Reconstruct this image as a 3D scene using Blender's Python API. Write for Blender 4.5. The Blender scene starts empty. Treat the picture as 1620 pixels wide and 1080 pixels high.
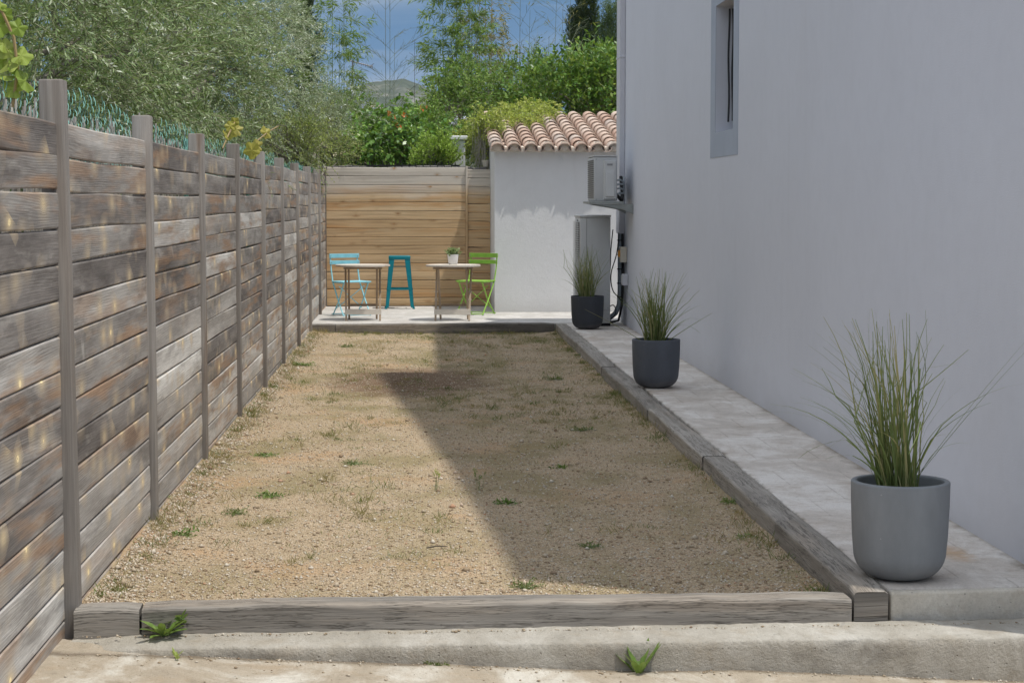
import bpy, bmesh, math, random
import numpy as np
from mathutils import Matrix, Vector

# ------------------------------------------------------------------ camera, sky, sun, exposure
S = bpy.context.scene
COL = S.collection
F_PX, W_PX, H_PX = 3000.0, 1620.0, 1080.0
CAM = Vector((0, 0, 1.65))
PITCH, YAW = math.radians(4.21318), math.radians(2.79768)
cam_d = bpy.data.cameras.new('camera'); cam = bpy.data.objects.new('camera', cam_d); COL.objects.link(cam)
cam.location = CAM
cam.rotation_euler = (math.pi / 2 - PITCH, 0, -YAW)
cam_d.sensor_width = 36; cam_d.lens = 36 * F_PX / W_PX
cam_d.clip_start = 0.1; cam_d.clip_end = 9000
S.camera = cam
ROT = cam.rotation_euler.to_matrix()

SUN = Vector((-0.32, 0.19, -1.0))              # direction the light travels
EL = math.asin(1 / SUN.length); AZ = math.atan2(-SUN.x, -SUN.y)
sd = bpy.data.lights.new('sun', 'SUN'); sd.energy = 3.25; sd.angle = math.radians(0.9); sd.color = (1.0, 0.955, 0.88)
so = bpy.data.objects.new('sun', sd); COL.objects.link(so)
so.rotation_euler = SUN.to_track_quat('-Z', 'Y').to_euler(); so.location = (6, -3, 20)

world = bpy.data.worlds.new('World'); S.world = world; world.use_nodes = True
wn = world.node_tree; wn.nodes.clear()
w_out = wn.nodes.new('ShaderNodeOutputWorld'); w_bg = wn.nodes.new('ShaderNodeBackground'); w_bg.inputs[1].default_value = 0.15
w_sky = wn.nodes.new('ShaderNodeTexSky'); w_sky.sky_type = 'NISHITA'; w_sky.sun_disc = False
w_sky.sun_elevation = EL; w_sky.sun_rotation = AZ; w_sky.air_density = 1.0; w_sky.dust_density = 0.6; w_sky.ozone_density = 1.6
w_tc = wn.nodes.new('ShaderNodeTexCoord')
w_map = wn.nodes.new('ShaderNodeVectorMath'); w_map.operation = 'MULTIPLY_ADD'   # a mountain-clear horizon: less of the white band
w_map.inputs[1].default_value = (1, 1, 0.75); w_map.inputs[2].default_value = (0, 0, 0.22)
wn.links.new(w_tc.outputs['Generated'], w_map.inputs[0]); wn.links.new(w_map.outputs[0], w_sky.inputs[0])
w_cm = wn.nodes.new('ShaderNodeMapping'); w_cm.inputs['Scale'].default_value = (7, 7, 42); w_cm.inputs['Rotation'].default_value = (0, 0.12, 0)
wn.links.new(w_tc.outputs['Generated'], w_cm.inputs[0])
w_no = wn.nodes.new('ShaderNodeTexNoise'); w_no.inputs['Scale'].default_value = 1.0; w_no.inputs['Detail'].default_value = 6; w_no.inputs['Distortion'].default_value = 0.6
wn.links.new(w_cm.outputs[0], w_no.inputs['Vector'])
w_mr = wn.nodes.new('ShaderNodeMapRange'); w_mr.inputs[1].default_value = 0.47; w_mr.inputs[2].default_value = 0.8; w_mr.inputs[4].default_value = 0.55
wn.links.new(w_no.outputs[0], w_mr.inputs[0])
w_dim = wn.nodes.new('ShaderNodeMixRGB'); w_dim.blend_type = 'MULTIPLY'; w_dim.inputs[0].default_value = 1; w_dim.inputs[2].default_value = (0.335, 0.53, 0.62, 1)
w_mx = wn.nodes.new('ShaderNodeMixRGB'); w_mx.inputs[2].default_value = (4.6, 4.8, 5.0, 1)
wn.links.new(w_sky.outputs[0], w_dim.inputs[1])
wn.links.new(w_mr.outputs[0], w_mx.inputs[0]); wn.links.new(w_dim.outputs[0], w_mx.inputs[1])
# bright white veil added overhead, out of view, as fill light for the shade
w_sx = wn.nodes.new('ShaderNodeSeparateXYZ'); wn.links.new(w_tc.outputs['Generated'], w_sx.inputs[0])
w_v = wn.nodes.new('ShaderNodeMapRange'); w_v.inputs[1].default_value = 0.12; w_v.inputs[2].default_value = 0.42; w_v.inputs[4].default_value = 0.8
wn.links.new(w_sx.outputs[2], w_v.inputs[0])
w_m2 = wn.nodes.new('ShaderNodeMixRGB'); w_m2.inputs[2].default_value = (6.7, 7.0, 7.6, 1)
wn.links.new(w_v.outputs[0], w_m2.inputs[0]); wn.links.new(w_mx.outputs[0], w_m2.inputs[1])
wn.links.new(w_m2.outputs[0], w_bg.inputs[0]); wn.links.new(w_bg.outputs[0], w_out.inputs[0])

S.view_settings.view_transform = 'Standard'; S.view_settings.look = 'None'
S.view_settings.exposure = 0.0; S.view_settings.gamma = 1.0; S.view_settings.use_curve_mapping = False

# ------------------------------------------------------------------ placing by line of sight
def ray(px, py): return ROT @ Vector(((px - 810) / F_PX, (540 - py) / F_PX, -1))
def atY(px, py, y): d = ray(px, py); return CAM + d * (y / d.y)
def atZ(px, py, z): d = ray(px, py); return CAM + d * ((z - CAM.z) / d.z)
def atX(px, py, x): d = ray(px, py); return CAM + d * (x / d.x)

# ------------------------------------------------------------------ node helper
class G:
    def __init__(s, name, rough=0.8):
        s.m = bpy.data.materials.new(name); s.m.use_nodes = True; s.t = s.m.node_tree
        s.b = s.t.nodes['Principled BSDF']; s.b.inputs['Roughness'].default_value = rough
        s.b.inputs['Specular IOR Level'].default_value = 0.3
        s.o = s.t.nodes['Material Output']; s.tc = s.t.nodes.new('ShaderNodeTexCoord')
    def set(s, sock, v):
        if isinstance(v, bpy.types.NodeSocket): s.t.links.new(v, sock)
        elif isinstance(v, (tuple, list)) and len(v) == 3 and sock.type == 'RGBA': sock.default_value = (*v, 1)
        else: sock.default_value = v
    def obj(s): return s.tc.outputs['Object']
    def uv(s): return s.tc.outputs['UV']
    def vec(s, v, sc=(1, 1, 1), loc=(0, 0, 0), rot=(0, 0, 0)):
        n = s.t.nodes.new('ShaderNodeMapping'); s.set(n.inputs[0], v)
        n.inputs['Scale'].default_value = sc; n.inputs['Location'].default_value = loc; n.inputs['Rotation'].default_value = rot
        return n.outputs[0]
    def noise(s, v, sc, det=3, ro=0.55, dist=0, col=False):
        n = s.t.nodes.new('ShaderNodeTexNoise'); s.set(n.inputs['Vector'], v); n.inputs['Scale'].default_value = sc
        n.inputs['Detail'].default_value = det; n.inputs['Roughness'].default_value = ro; n.inputs['Distortion'].default_value = dist
        return n.outputs[1 if col else 0]
    def vor(s, v, sc, feat='F1', rand=1.0):
        n = s.t.nodes.new('ShaderNodeTexVoronoi'); s.set(n.inputs['Vector'], v); n.inputs['Scale'].default_value = sc
        n.feature = feat; n.inputs['Randomness'].default_value = rand
        return n
    def m2(s, op, a, b=0.0, c=0.0, clamp=False):
        n = s.t.nodes.new('ShaderNodeMath'); n.operation = op; n.use_clamp = clamp
        for i, x in enumerate((a, b, c)): s.set(n.inputs[i], x)
        return n.outputs[0]
    def mr(s, v, a, b, c=0.0, d=1.0, smooth=True):
        n = s.t.nodes.new('ShaderNodeMapRange'); n.interpolation_type = 'SMOOTHSTEP' if smooth else 'LINEAR'
        for i, x in enumerate((v, a, b, c, d)): s.set(n.inputs[i], x)
        return n.outputs[0]
    def mix(s, f, a, b, mode='MIX'):
        n = s.t.nodes.new('ShaderNodeMixRGB'); n.blend_type = mode
        for i, x in enumerate((f, a, b)): s.set(n.inputs[i], x)
        return n.outputs[0]
    def ramp(s, f, stops):
        n = s.t.nodes.new('ShaderNodeValToRGB'); s.set(n.inputs[0], f); e = n.color_ramp.elements
        while len(e) < len(stops): e.new(0.5)
        for q, (p, c) in zip(e, stops): q.position = p; q.color = (*c, 1)
        return n.outputs[0]
    def attr(s, name='rnd'):
        n = s.t.nodes.new('ShaderNodeAttribute'); n.attribute_name = name; return n.outputs['Fac']
    def sep(s, v):
        n = s.t.nodes.new('ShaderNodeSeparateXYZ'); s.set(n.inputs[0], v); return n.outputs
    def comb(s, x, y, z):
        n = s.t.nodes.new('ShaderNodeCombineXYZ')
        for i, q in enumerate((x, y, z)): s.set(n.inputs[i], q)
        return n.outputs[0]
    def bump(s, h, dist=0.01, st=0.6):
        n = s.t.nodes.new('ShaderNodeBump'); s.set(n.inputs['Height'], h)
        n.inputs['Distance'].default_value = dist; n.inputs['Strength'].default_value = st
        s.t.links.new(n.outputs[0], s.b.inputs['Normal'])
    def base(s, c): s.set(s.b.inputs['Base Color'], c); return s
    def rough(s, v): s.set(s.b.inputs['Roughness'], v)

def plain(name, c, rough=0.6, metal=0.0, var=0.12, sc=9.0, bump=0.0):
    g = G(name, rough); n = g.noise(g.obj(), sc, 4)
    lo = tuple(x * (1 - var) for x in c); hi = tuple(min(1, x * (1 + var)) for x in c)
    g.base(g.ramp(n, [(0.3, lo), (0.7, hi)])); g.b.inputs['Metallic'].default_value = metal
    if bump: g.bump(g.noise(g.obj(), sc * 12, 3), bump, 0.5)
    return g.m

def leafmat(name, stops, rough=0.45, trans=0.3, spec=0.35):
    g = G(name, rough); g.b.inputs['Specular IOR Level'].default_value = spec
    c = g.ramp(g.attr(), stops); g.base(c)
    t = g.t.nodes.new('ShaderNodeBsdfTranslucent'); g.set(t.inputs[0], g.mix(0.55, c, (0.20, 0.26, 0.03)))
    mx = g.t.nodes.new('ShaderNodeMixShader'); mx.inputs[0].default_value = trans
    g.t.links.new(g.b.outputs[0], mx.inputs[1]); g.t.links.new(t.outputs[0], mx.inputs[2]); g.t.links.new(mx.outputs[0], g.o.inputs[0])
    return g.m

def wood(name, tones, orange, freq=75.0, und=1.0, knots=0.88, knotcol=(0.50, 0.36, 0.17), streak=0.5, height_grey=None, cracks=0.0, fibre=0.35, darkknot=(0.07, 0.05, 0.035), halo=0.6, rough=0.78, ringc=0.4, blotch=0.0):
    g = G(name, rough); r = g.attr(); u, v, _ = g.sep(g.uv())
    off = g.m2('MULTIPLY', r, 61.7); ru = g.m2('ADD', u, off)
    P = g.comb(ru, v, off)
    # knots: rare cells of a stretched voronoi
    kv = g.comb(g.m2('MULTIPLY', ru, 5.0), g.m2('ADD', g.m2('MULTIPLY', v, 8.0), off), off)
    vo = g.vor(kv, 1.0); kd = vo.outputs['Distance']; kc = g.sep(vo.outputs['Color'])
    pick = g.m2('GREATER_THAN', kc[0], knots)
    core = g.m2('MULTIPLY', g.mr(kd, 0.125, 0.075), pick); heart = g.m2('MULTIPLY', g.mr(kd, 0.06, 0.04), g.m2('MULTIPLY', pick, g.m2('GREATER_THAN', kc[1], 0.45)))
    hal = g.m2('MULTIPLY', g.m2('POWER', g.mr(kd, 0.55, 0.04), 2.4), pick)
    # growth rings
    n1 = g.noise(g.vec(P, (0.55, 5, 1)), 1.0, 2, 0.5)
    n0 = g.noise(g.vec(P, (0.3, 1.8, 1)), 1.0, 1, 0.5)
    c = g.m2('ADD', g.m2('MULTIPLY', v, 0.5), g.m2('ADD', g.m2('MULTIPLY', n1, 0.07 * und), g.m2('MULTIPLY', n0, 0.22 * und)))
    c = g.m2('ADD', c, g.m2('ADD', g.m2('MULTIPLY', hal, 0.014), g.m2('MULTIPLY', g.noise(g.vec(P, (1.5, 26, 1), (9, 4, 2)), 1.0, 2), 0.012)))
    ring = g.m2('ADD', 0.5, g.m2('MULTIPLY', g.m2('SINE', g.m2('MULTIPLY', c, freq * 6.283)), 0.5))
    ring = g.m2('POWER', ring, 1.6)
    rvis = g.mr(g.noise(g.vec(P, (1.1, 3, 7), (2, 5, 8)), 1.0, 2), 0.38, 0.64, 0.14, 1.0)
    fib = g.noise(g.vec(P, (4, 190, 1)), 1.0, 4, 0.7)
    # colour
    tone = g.noise(g.vec(P, (0.8, 5, 3)), 1.0, 4, 0.65)
    tv = g.m2('ADD', g.m2('MULTIPLY', r, 0.55), g.m2('MULTIPLY', g.m2('ADD', g.m2('MULTIPLY', g.m2('SUBTRACT', tone, 0.5), 1.7), 0.5), 0.45))
    col = g.ramp(tv, tones)
    warm = g.mr(g.noise(g.vec(P, (1.0, 9, 5), (7, 3, 1)), 1.0, 3, 0.6), 0.46, 0.66)
    warm = g.m2('MULTIPLY', warm, g.mr(g.m2('FRACT', g.m2('MULTIPLY', r, 7.3)), 0.2, 0.6))
    col = g.mix(g.m2('MULTIPLY', warm, 0.8), col, orange)
    if height_grey:
        z0, z1, gc = height_grey; z = g.sep(g.obj())[2]
        hz = g.m2('ADD', z, g.m2('MULTIPLY', g.m2('SUBTRACT', g.noise(g.vec(P, (1.2, 6, 2)), 1.0, 3), 0.5), 0.45))
        col = g.mix(g.mr(hz, z0, z1, 0, 0.9), col, gc)
    col = g.mix(g.m2('MULTIPLY', g.m2('MULTIPLY', g.m2('SUBTRACT', 1.0, ring), rvis), ringc), col, g.mix(1.0, col, (0.50, 0.47, 0.45), 'MULTIPLY'))
    col = g.mix(g.mr(fib, 0.35, 0.7, 0, fibre), col, g.mix(1.0, col, (1.55, 1.55, 1.55), 'MULTIPLY'))
    sv = g.vor(g.comb(g.m2('MULTIPLY', ru, 2.2), g.m2('ADD', g.m2('MULTIPLY', v, 0.5), g.m2('MULTIPLY', off, 7.7)), off), 1.0)
    st = g.m2('MULTIPLY', g.mr(sv.outputs['Distance'], 0.11, 0.02), g.m2('MULTIPLY', g.mr(g.noise(g.vec(P, (9, 7, 1)), 1.0, 3), .42, .62), streak))
    if blotch:
        bn = g.noise(g.vec(P, (0.9, 5, 2), (11, 2, 4)), 1.0, 5, 0.68); b2 = g.noise(g.vec(P, (2.4, 13, 2), (5, 7, 4)), 1.0, 4, 0.6)
        col = g.mix(g.m2('MULTIPLY', g.mr(bn, 0.50, 0.66), blotch), col, g.mix(1.0, col, (0.42, 0.40, 0.39), 'MULTIPLY'))
        col = g.mix(g.m2('MULTIPLY', g.mr(b2, 0.56, 0.74), blotch * 0.6), col, (0.55, 0.52, 0.47))
        col = g.mix(g.m2('MULTIPLY', g.m2('MULTIPLY', g.mr(kd, 0.85, 0.2), pick), 0.38), col, (0.56, 0.45, 0.31))
    col = g.mix(st, col, (0.46, 0.44, 0.40))
    col = g.mix(g.m2('MULTIPLY', hal, halo), col, knotcol)
    col = g.mix(core, col, tuple(min(1, x * 1.3) for x in knotcol)); col = g.mix(heart, col, darkknot)
    h = g.m2('ADD', g.m2('MULTIPLY', g.m2('MULTIPLY', ring, rvis), 0.16), g.m2('MULTIPLY', fib, 0.6))
    if cracks:
        cn = g.noise(g.vec(P, (2.2, 60, 1), (3, 0, 0)), 1.0, 4, 0.7)
        ck = g.m2('MULTIPLY', g.mr(g.m2('ABSOLUTE', g.m2('SUBTRACT', cn, 0.5)), 0.03, 0.0), g.mr(g.noise(g.vec(P, (3, 9, 1)), 1.0, 2), 0.36, 0.55))
        col = g.mix(g.m2('MULTIPLY', ck, cracks), col, (0.03, 0.025, 0.02)); h = g.m2('SUBTRACT', h, g.m2('MULTIPLY', ck, 1.6))
    g.base(col); g.bump(h, 0.004, 0.55)
    return g.m

# ------------------------------------------------------------------ materials
M = {}
M['fence'] = wood('weathered_larch', [(0.16, (0.085, 0.077, 0.072)), (0.32, (0.19, 0.172, 0.158)), (0.48, (0.31, 0.292, 0.27)), (0.66, (0.47, 0.45, 0.42)), (0.88, (0.74, 0.73, 0.69))], (0.34, 0.215, 0.13), 190, 0.42, 0.68, knotcol=(0.80, 0.63, 0.36), streak=0.8, ringc=0.38, fibre=0.6, blotch=0.6)
M['fence_post'] = wood('weathered_post', [(0.15, (0.125, 0.11, 0.095)), (0.5, (0.23, 0.21, 0.19)), (0.85, (0.38, 0.36, 0.335))], (0.20, 0.145, 0.105), 60, 0.6, 0.985, streak=0.0)
M['back_fence'] = wood('honey_pine', [(0.1, (0.47, 0.31, 0.165)), (0.4, (0.56, 0.39, 0.22)), (0.65, (0.62, 0.455, 0.275)), (0.9, (0.67, 0.52, 0.35))], (0.55, 0.32, 0.145), 40, 0.5, 0.60, knotcol=(0.31, 0.18, 0.085), ringc=0.4, streak=0.0, height_grey=(1.66, 1.95, (0.58, 0.54, 0.485)), fibre=0.2, darkknot=(0.10, 0.055, 0.03), halo=0.5)
M['sleeper'] = wood('old_sleeper', [(0.15, (0.09, 0.084, 0.076)), (0.45, (0.215, 0.197, 0.172)), (0.85, (0.39, 0.362, 0.322))], (0.29, 0.25, 0.205), 34, 0.16, 0.99, knotcol=(0.2, 0.16, 0.12), streak=0.0, cracks=0.75, fibre=0.75)
M['table_wood'] = wood('silvered_teak', [(0.1, (0.52, 0.47, 0.41)), (0.9, (0.70, 0.66, 0.59))], (0.50, 0.41, 0.31), 70, 0.3, 0.995, streak=0.0)
M['table_leg'] = wood('brown_table_leg', [(0.1, (0.27, 0.19, 0.125)), (0.9, (0.45, 0.355, 0.26))], (0.46, 0.39, 0.31), 70, 0.3, 0.995, streak=0.0)

def plaster(name, base, stain, dirt_h=0.5, bumps=0.004):
    g = G(name, 0.88); o = g.obj()
    a = g.noise(o, 0.55, 4, 0.55); b = g.noise(g.vec(o, (2.2, 2.2, 0.45)), 1.0, 4, 0.6)
    col = g.mix(g.mr(a, 0.38, 0.66, 0, 0.5), base, tuple(x * 0.93 for x in base))
    col = g.mix(g.mr(b, 0.56, 0.85, 0, 0.22), col, stain)
    z = g.sep(o)[2]; zz = g.m2('ADD', z, g.m2('MULTIPLY', g.noise(g.vec(o, (0.9, 0.9, 2.5)), 1.0, 6, 0.68), -0.42))
    col = g.mix(g.mr(zz, dirt_h * 0.35, -0.25, 0, 0.6), col, tuple(x * 0.74 for x in stain))
    dr = g.noise(g.vec(o, (5, 5, 0.28)), 1.0, 4, 0.6); col = g.mix(g.m2('MULTIPLY', g.mr(dr, 0.58, 0.75, 0, 0.13), g.mr(a, 0.42, 0.6)), col, tuple(x * 0.85 for x in stain)); tw = g.noise(o, 7, 5, 0.7); col = g.mix(g.mr(tw, 0.4, 0.7, 0, 0.16), col, tuple(x * 0.82 for x in base))
    spk = g.vor(g.vec(o, (1, 1, 1)), 9.0); sp = g.m2('MULTIPLY', g.mr(spk.outputs['Distance'], 0.05, 0.02), g.m2('GREATER_THAN', g.sep(spk.outputs['Color'])[0], 0.93))
    col = g.mix(g.m2('MULTIPLY', sp, 0.5), col, (0.2, 0.18, 0.16))
    g.base(col); g.bump(g.m2('ADD', g.noise(o, 130, 4, 0.65), g.m2('MULTIPLY', g.noise(o, 18, 3), 0.7)), bumps, 0.5)
    return g.m
M['house_wall'] = plaster('white_render_house', (0.665, 0.685, 0.745), (0.585, 0.585, 0.61), 0.75)
M['shed_wall'] = plaster('white_render_shed', (0.70, 0.705, 0.71), (0.60, 0.585, 0.56), 0.6, 0.008)
M['pillar'] = plaster('pale_painted_masonry', (0.80, 0.81, 0.82), (0.55, 0.55, 0.54), 0.3)
M['surround'] = plain('grey_paint_surround', (0.40, 0.445, 0.52), 0.75, 0, 0.05, 3)

def concrete(name, base, light, brown, joints=False, chips=0.0, face_shade_grime=0.0, foot=False):
    g = G(name, 0.85); o = g.obj()
    a = g.noise(g.vec(o, (1.3, 0.8, 1)), 1.9, 7, 0.68, 0.6); b = g.noise(o, 5.5, 6, 0.7); c = g.noise(g.vec(o, (1, 1, 1), (5, 2, 0)), 0.8, 4, 0.6, 0.8)
    col = g.ramp(a, [(0.30, tuple(x * 0.80 for x in base)), (0.48, base), (0.62, light), (0.8, tuple(x * 0.92 for x in light))])
    col = g.mix(g.mr(b, 0.50, 0.72, 0, 0.5), col, brown)
    col = g.mix(g.mr(c, 0.60, 0.70, 0, 0.65), col, brown)
    f = g.noise(o, 90, 6, 0.8); w2 = g.noise(o, 17, 5, 0.7)
    col = g.mix(g.mr(w2, 0.5, 0.72, 0, 0.4), col, g.mix(1.0, col, (0.60, 0.58, 0.54), 'MULTIPLY'))
    col = g.mix(g.mr(f, 0.35, 0.7, 0, 0.4), col, g.mix(1.0, col, (0.62, 0.61, 0.59), 'MULTIPLY'))
    if joints:
        sx = g.sep(o); dn = g.m2('MULTIPLY', g.noise(g.vec(o, (5, 3, 1)), 1.0, 6, 0.75), 0.22)
        col = g.mix(g.mr(g.m2('ADD', g.m2('SUBTRACT', 2.57, sx[0]), dn), 0.17, 0.08, 0, 0.8), col, (0.25, 0.205, 0.155))
        col = g.mix(g.mr(g.m2('ADD', g.m2('SUBTRACT', sx[0], 1.862), dn), 0.125, 0.08, 0, 0.7), col, (0.27, 0.23, 0.185))
        q = g.sep(g.vec(o, (8, 3.2, 1), (-2.33 * 8, -8.15 * 3.2, 0))); q2 = g.m2('ADD', g.m2('ADD', g.m2('MULTIPLY', q[0], q[0]), g.m2('MULTIPLY', q[1], q[1])), g.m2('MULTIPLY', g.noise(o, 14, 4, 0.7), 1.2))
        col = g.mix(g.mr(q2, 1.3, 0.5, 0, 0.6), col, (0.52, 0.29, 0.10))
        br = g.t.nodes.new('ShaderNodeTexBrick'); g.set(br.inputs['Vector'], g.vec(o, (1, 1, 1), (.07, .2, 0), (0, 0, 0))); br.inputs['Scale'].default_value = 1.0; br.inputs['Brick Width'].default_value = 0.38; br.inputs['Row Height'].default_value = 0.52; br.inputs['Mortar Size'].default_value = 0.006; br.inputs['Mortar Smooth'].default_value = 0.6
        col = g.mix(g.m2('MULTIPLY', br.outputs['Fac'], g.mr(b, 0.40, 0.6, 0.15, 0.6)), col, (0.36, 0.31, 0.26))
    pit = g.vor(o, 42.0); pk = g.m2('MULTIPLY', g.mr(pit.outputs['Distance'], 0.20, 0.08), g.m2('GREATER_THAN', g.sep(pit.outputs['Color'])[0], 0.84))
    col = g.mix(g.m2('MULTIPLY', pk, 0.55), col, (0.20, 0.18, 0.15))
    if face_shade_grime:  # shade of the vertical front face painted darker, mixed with dirt stains
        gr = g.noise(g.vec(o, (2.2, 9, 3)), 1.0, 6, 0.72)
        col = g.mix(g.m2('MULTIPLY', g.attr(), g.mr(gr, 0.36, 0.62, 0.25, face_shade_grime)), col, (0.235, 0.195, 0.145))
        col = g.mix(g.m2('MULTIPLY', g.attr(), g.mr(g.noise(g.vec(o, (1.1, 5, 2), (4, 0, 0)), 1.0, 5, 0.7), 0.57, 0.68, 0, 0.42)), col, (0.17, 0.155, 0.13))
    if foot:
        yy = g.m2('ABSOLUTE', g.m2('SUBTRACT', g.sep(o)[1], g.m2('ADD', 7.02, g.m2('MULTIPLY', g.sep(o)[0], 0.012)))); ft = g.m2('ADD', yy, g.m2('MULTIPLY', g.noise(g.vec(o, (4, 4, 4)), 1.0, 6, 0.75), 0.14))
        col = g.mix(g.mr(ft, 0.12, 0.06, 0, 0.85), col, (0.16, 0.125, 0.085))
    g.base(col)
    g.bump(g.m2('SUBTRACT', g.m2('ADD', g.m2('MULTIPLY', w2, 1.6), f), g.m2('MULTIPLY', pk, 0.6)), chips or 0.008, 0.7)
    return g.m
M['deck'] = concrete('path_concrete', (0.69, 0.635, 0.575), (0.86, 0.825, 0.78), (0.50, 0.41, 0.325), joints=True)
M['step'] = concrete('step_concrete', (0.55, 0.51, 0.435), (0.70, 0.665, 0.59), (0.47, 0.385, 0.275), chips=0.024, face_shade_grime=0.34)
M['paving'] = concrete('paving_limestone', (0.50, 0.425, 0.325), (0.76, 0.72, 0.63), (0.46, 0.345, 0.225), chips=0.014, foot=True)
M['edge'] = concrete('cream_edge_concrete', (0.66, 0.61, 0.52), (0.76, 0.72, 0.63), (0.52, 0.44, 0.33))
M['terrace'] = concrete('terrace_concrete', (0.56, 0.54, 0.51), (0.68, 0.66, 0.63), (0.47, 0.43, 0.38))

def gravel_mat():
    g = G('court_gravel', 0.95); o = g.obj()
    vo = g.vor(o, 85.0); v2 = g.vor(g.vec(o, (1, 1, 1), (3, 1, 0)), 210.0)
    cr = g.sep(vo.outputs['Color']); c2 = g.sep(v2.outputs['Color'])
    col = g.ramp(cr[0], [(0.0, (0.25, 0.185, 0.125)), (0.35, (0.42, 0.335, 0.235)), (0.7, (0.54, 0.455, 0.34)), (1.0, (0.68, 0.60, 0.47))])
    fine = g.ramp(c2[0], [(0.0, (0.28, 0.20, 0.125)), (0.6, (0.49, 0.385, 0.26)), (1.0, (0.62, 0.53, 0.41))])
    col = g.mix(g.mr(vo.outputs['Distance'], 0.25, 0.55), col, fine)
    big = g.noise(o, 1.1, 5, 0.62); mid = g.noise(o, 4.0, 4, 0.6)
    col = g.mix(g.mr(big, 0.52, 0.66, 0, 0.45), col, (0.50, 0.31, 0.165))
    col = g.mix(g.mr(mid, 0.54, 0.74, 0, 0.45), col, (0.33, 0.255, 0.155))
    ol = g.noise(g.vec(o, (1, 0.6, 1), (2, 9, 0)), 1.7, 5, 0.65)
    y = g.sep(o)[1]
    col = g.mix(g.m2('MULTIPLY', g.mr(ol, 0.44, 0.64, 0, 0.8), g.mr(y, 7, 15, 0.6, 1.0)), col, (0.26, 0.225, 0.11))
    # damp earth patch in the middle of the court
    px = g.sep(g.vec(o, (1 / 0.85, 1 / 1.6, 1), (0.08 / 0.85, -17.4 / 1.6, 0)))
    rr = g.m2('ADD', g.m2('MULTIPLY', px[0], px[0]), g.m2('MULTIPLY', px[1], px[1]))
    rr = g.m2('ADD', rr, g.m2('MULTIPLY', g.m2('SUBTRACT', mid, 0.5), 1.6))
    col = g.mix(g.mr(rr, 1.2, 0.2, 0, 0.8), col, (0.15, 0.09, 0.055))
    col = g.mix(1.0, col, (1.0, 0.97, 0.91), 'MULTIPLY')
    g.base(col)
    g.bump(g.m2('ADD', g.m2('MULTIPLY', g.m2('SUBTRACT', 1.0, vo.outputs['Distance']), 1.0), g.m2('MULTIPLY', g.noise(o, 30, 4), 1.4)), 0.012, 0.9)
    return g.m
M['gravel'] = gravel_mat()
def pebble_mat():
    g = G('limestone_pebble', 0.9); n = g.noise(g.obj(), 60, 3)
    c = g.ramp(g.attr(), [(0.0, (0.27, 0.19, 0.12)), (0.3, (0.42, 0.33, 0.22)), (0.65, (0.56, 0.48, 0.37)), (0.92, (0.68, 0.62, 0.52)), (0.985, (0.50, 0.30, 0.19))])
    g.base(g.mix(g.mr(n, 0.3, 0.7, 0, 0.4), c, g.mix(1.0, c, (0.7, 0.7, 0.7), 'MULTIPLY'))); return g.m
M['pebble'] = pebble_mat()
M['soil'] = plain('garden_soil', (0.16, 0.12, 0.085), 0.95, 0, 0.3, 6, 0.02)
M['potting'] = plain('potting_soil', (0.06, 0.048, 0.038), 0.95, 0, 0.35, 40, 0.02)
def pot_mat(name, c):
    g = G(name, 0.62); o = g.obj(); n = g.noise(g.vec(o, (3, 3, 1.2)), 2.0, 4, 0.6)
    col = g.ramp(n, [(0.3, tuple(x * 0.86 for x in c)), (0.7, tuple(x * 1.14 for x in c))])
    sp = g.vor(o, 26.0); k = g.m2('MULTIPLY', g.mr(sp.outputs['Distance'], 0.09, 0.04), g.m2('GREATER_THAN', g.sep(sp.outputs['Color'])[0], 0.86))
    col = g.mix(g.m2('MULTIPLY', k, 0.5), col, (0.5, 0.5, 0.5))
    z = g.sep(o)[2]; col = g.mix(g.mr(g.m2('ADD', z, g.m2('MULTIPLY', g.noise(o, 9, 3), -0.12)), 0.02, -0.05, 0, 0.25), col, (0.24, 0.22, 0.20))
    g.base(col); g.bump(g.noise(o, 140, 3), 0.002, 0.4); return g.m
M['pot_mid_grey'] = pot_mat('mid_grey_fibreclay', (0.215, 0.23, 0.245)); M['pot_dark'] = pot_mat('charcoal_fibreclay', (0.090, 0.100, 0.120))
M['pot_darkest'] = pot_mat('anthracite_fibreclay', (0.042, 0.047, 0.057)); M['pot_white'] = plain('white_ceramic', (0.80, 0.80, 0.80), 0.35, 0, 0.02)
M['blue'] = plain('sky_blue_paint', (0.28, 0.64, 0.74), 0.45, 0, 0.10, 14); M['teal'] = plain('teal_enamel', (0.005, 0.19, 0.235), 0.32, 0.1, 0.10, 8)
M['green'] = plain('lime_green_paint', (0.27, 0.50, 0.075), 0.45, 0, 0.10, 14); M['peg'] = plain('pale_dowel', (0.62, 0.57, 0.48), 0.7)
M['ac'] = plain('cream_grey_casing', (0.52, 0.53, 0.53), 0.5, 0, 0.05, 4); M['ac_dark'] = plain('unit_grille_dark', (0.16, 0.16, 0.16), 0.6)
M['ac_cover'] = plain('connector_cover', (0.58, 0.59, 0.59), 0.45, 0, 0.03, 4); M['badge'] = plain('grey_badge', (0.30, 0.30, 0.31), 0.4)
M['bracket'] = plain('galvanised_bracket', (0.30, 0.32, 0.31), 0.5, 0.4, 0.15); M['cable'] = plain('black_cable', (0.02, 0.02, 0.022), 0.5)
M['pipe'] = plain('grey_pipe_lagging', (0.42, 0.47, 0.50), 0.4, 0.3, 0.15, 20); M['trunking'] = plain('white_trunking', (0.60, 0.60, 0.63), 0.5, 0, 0.03, 3)
M['beige_box'] = plain('beige_plastic', (0.60, 0.56, 0.47), 0.5, 0, 0.05); M['orange'] = plain('orange_tab', (0.70, 0.30, 0.04), 0.5)
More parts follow.
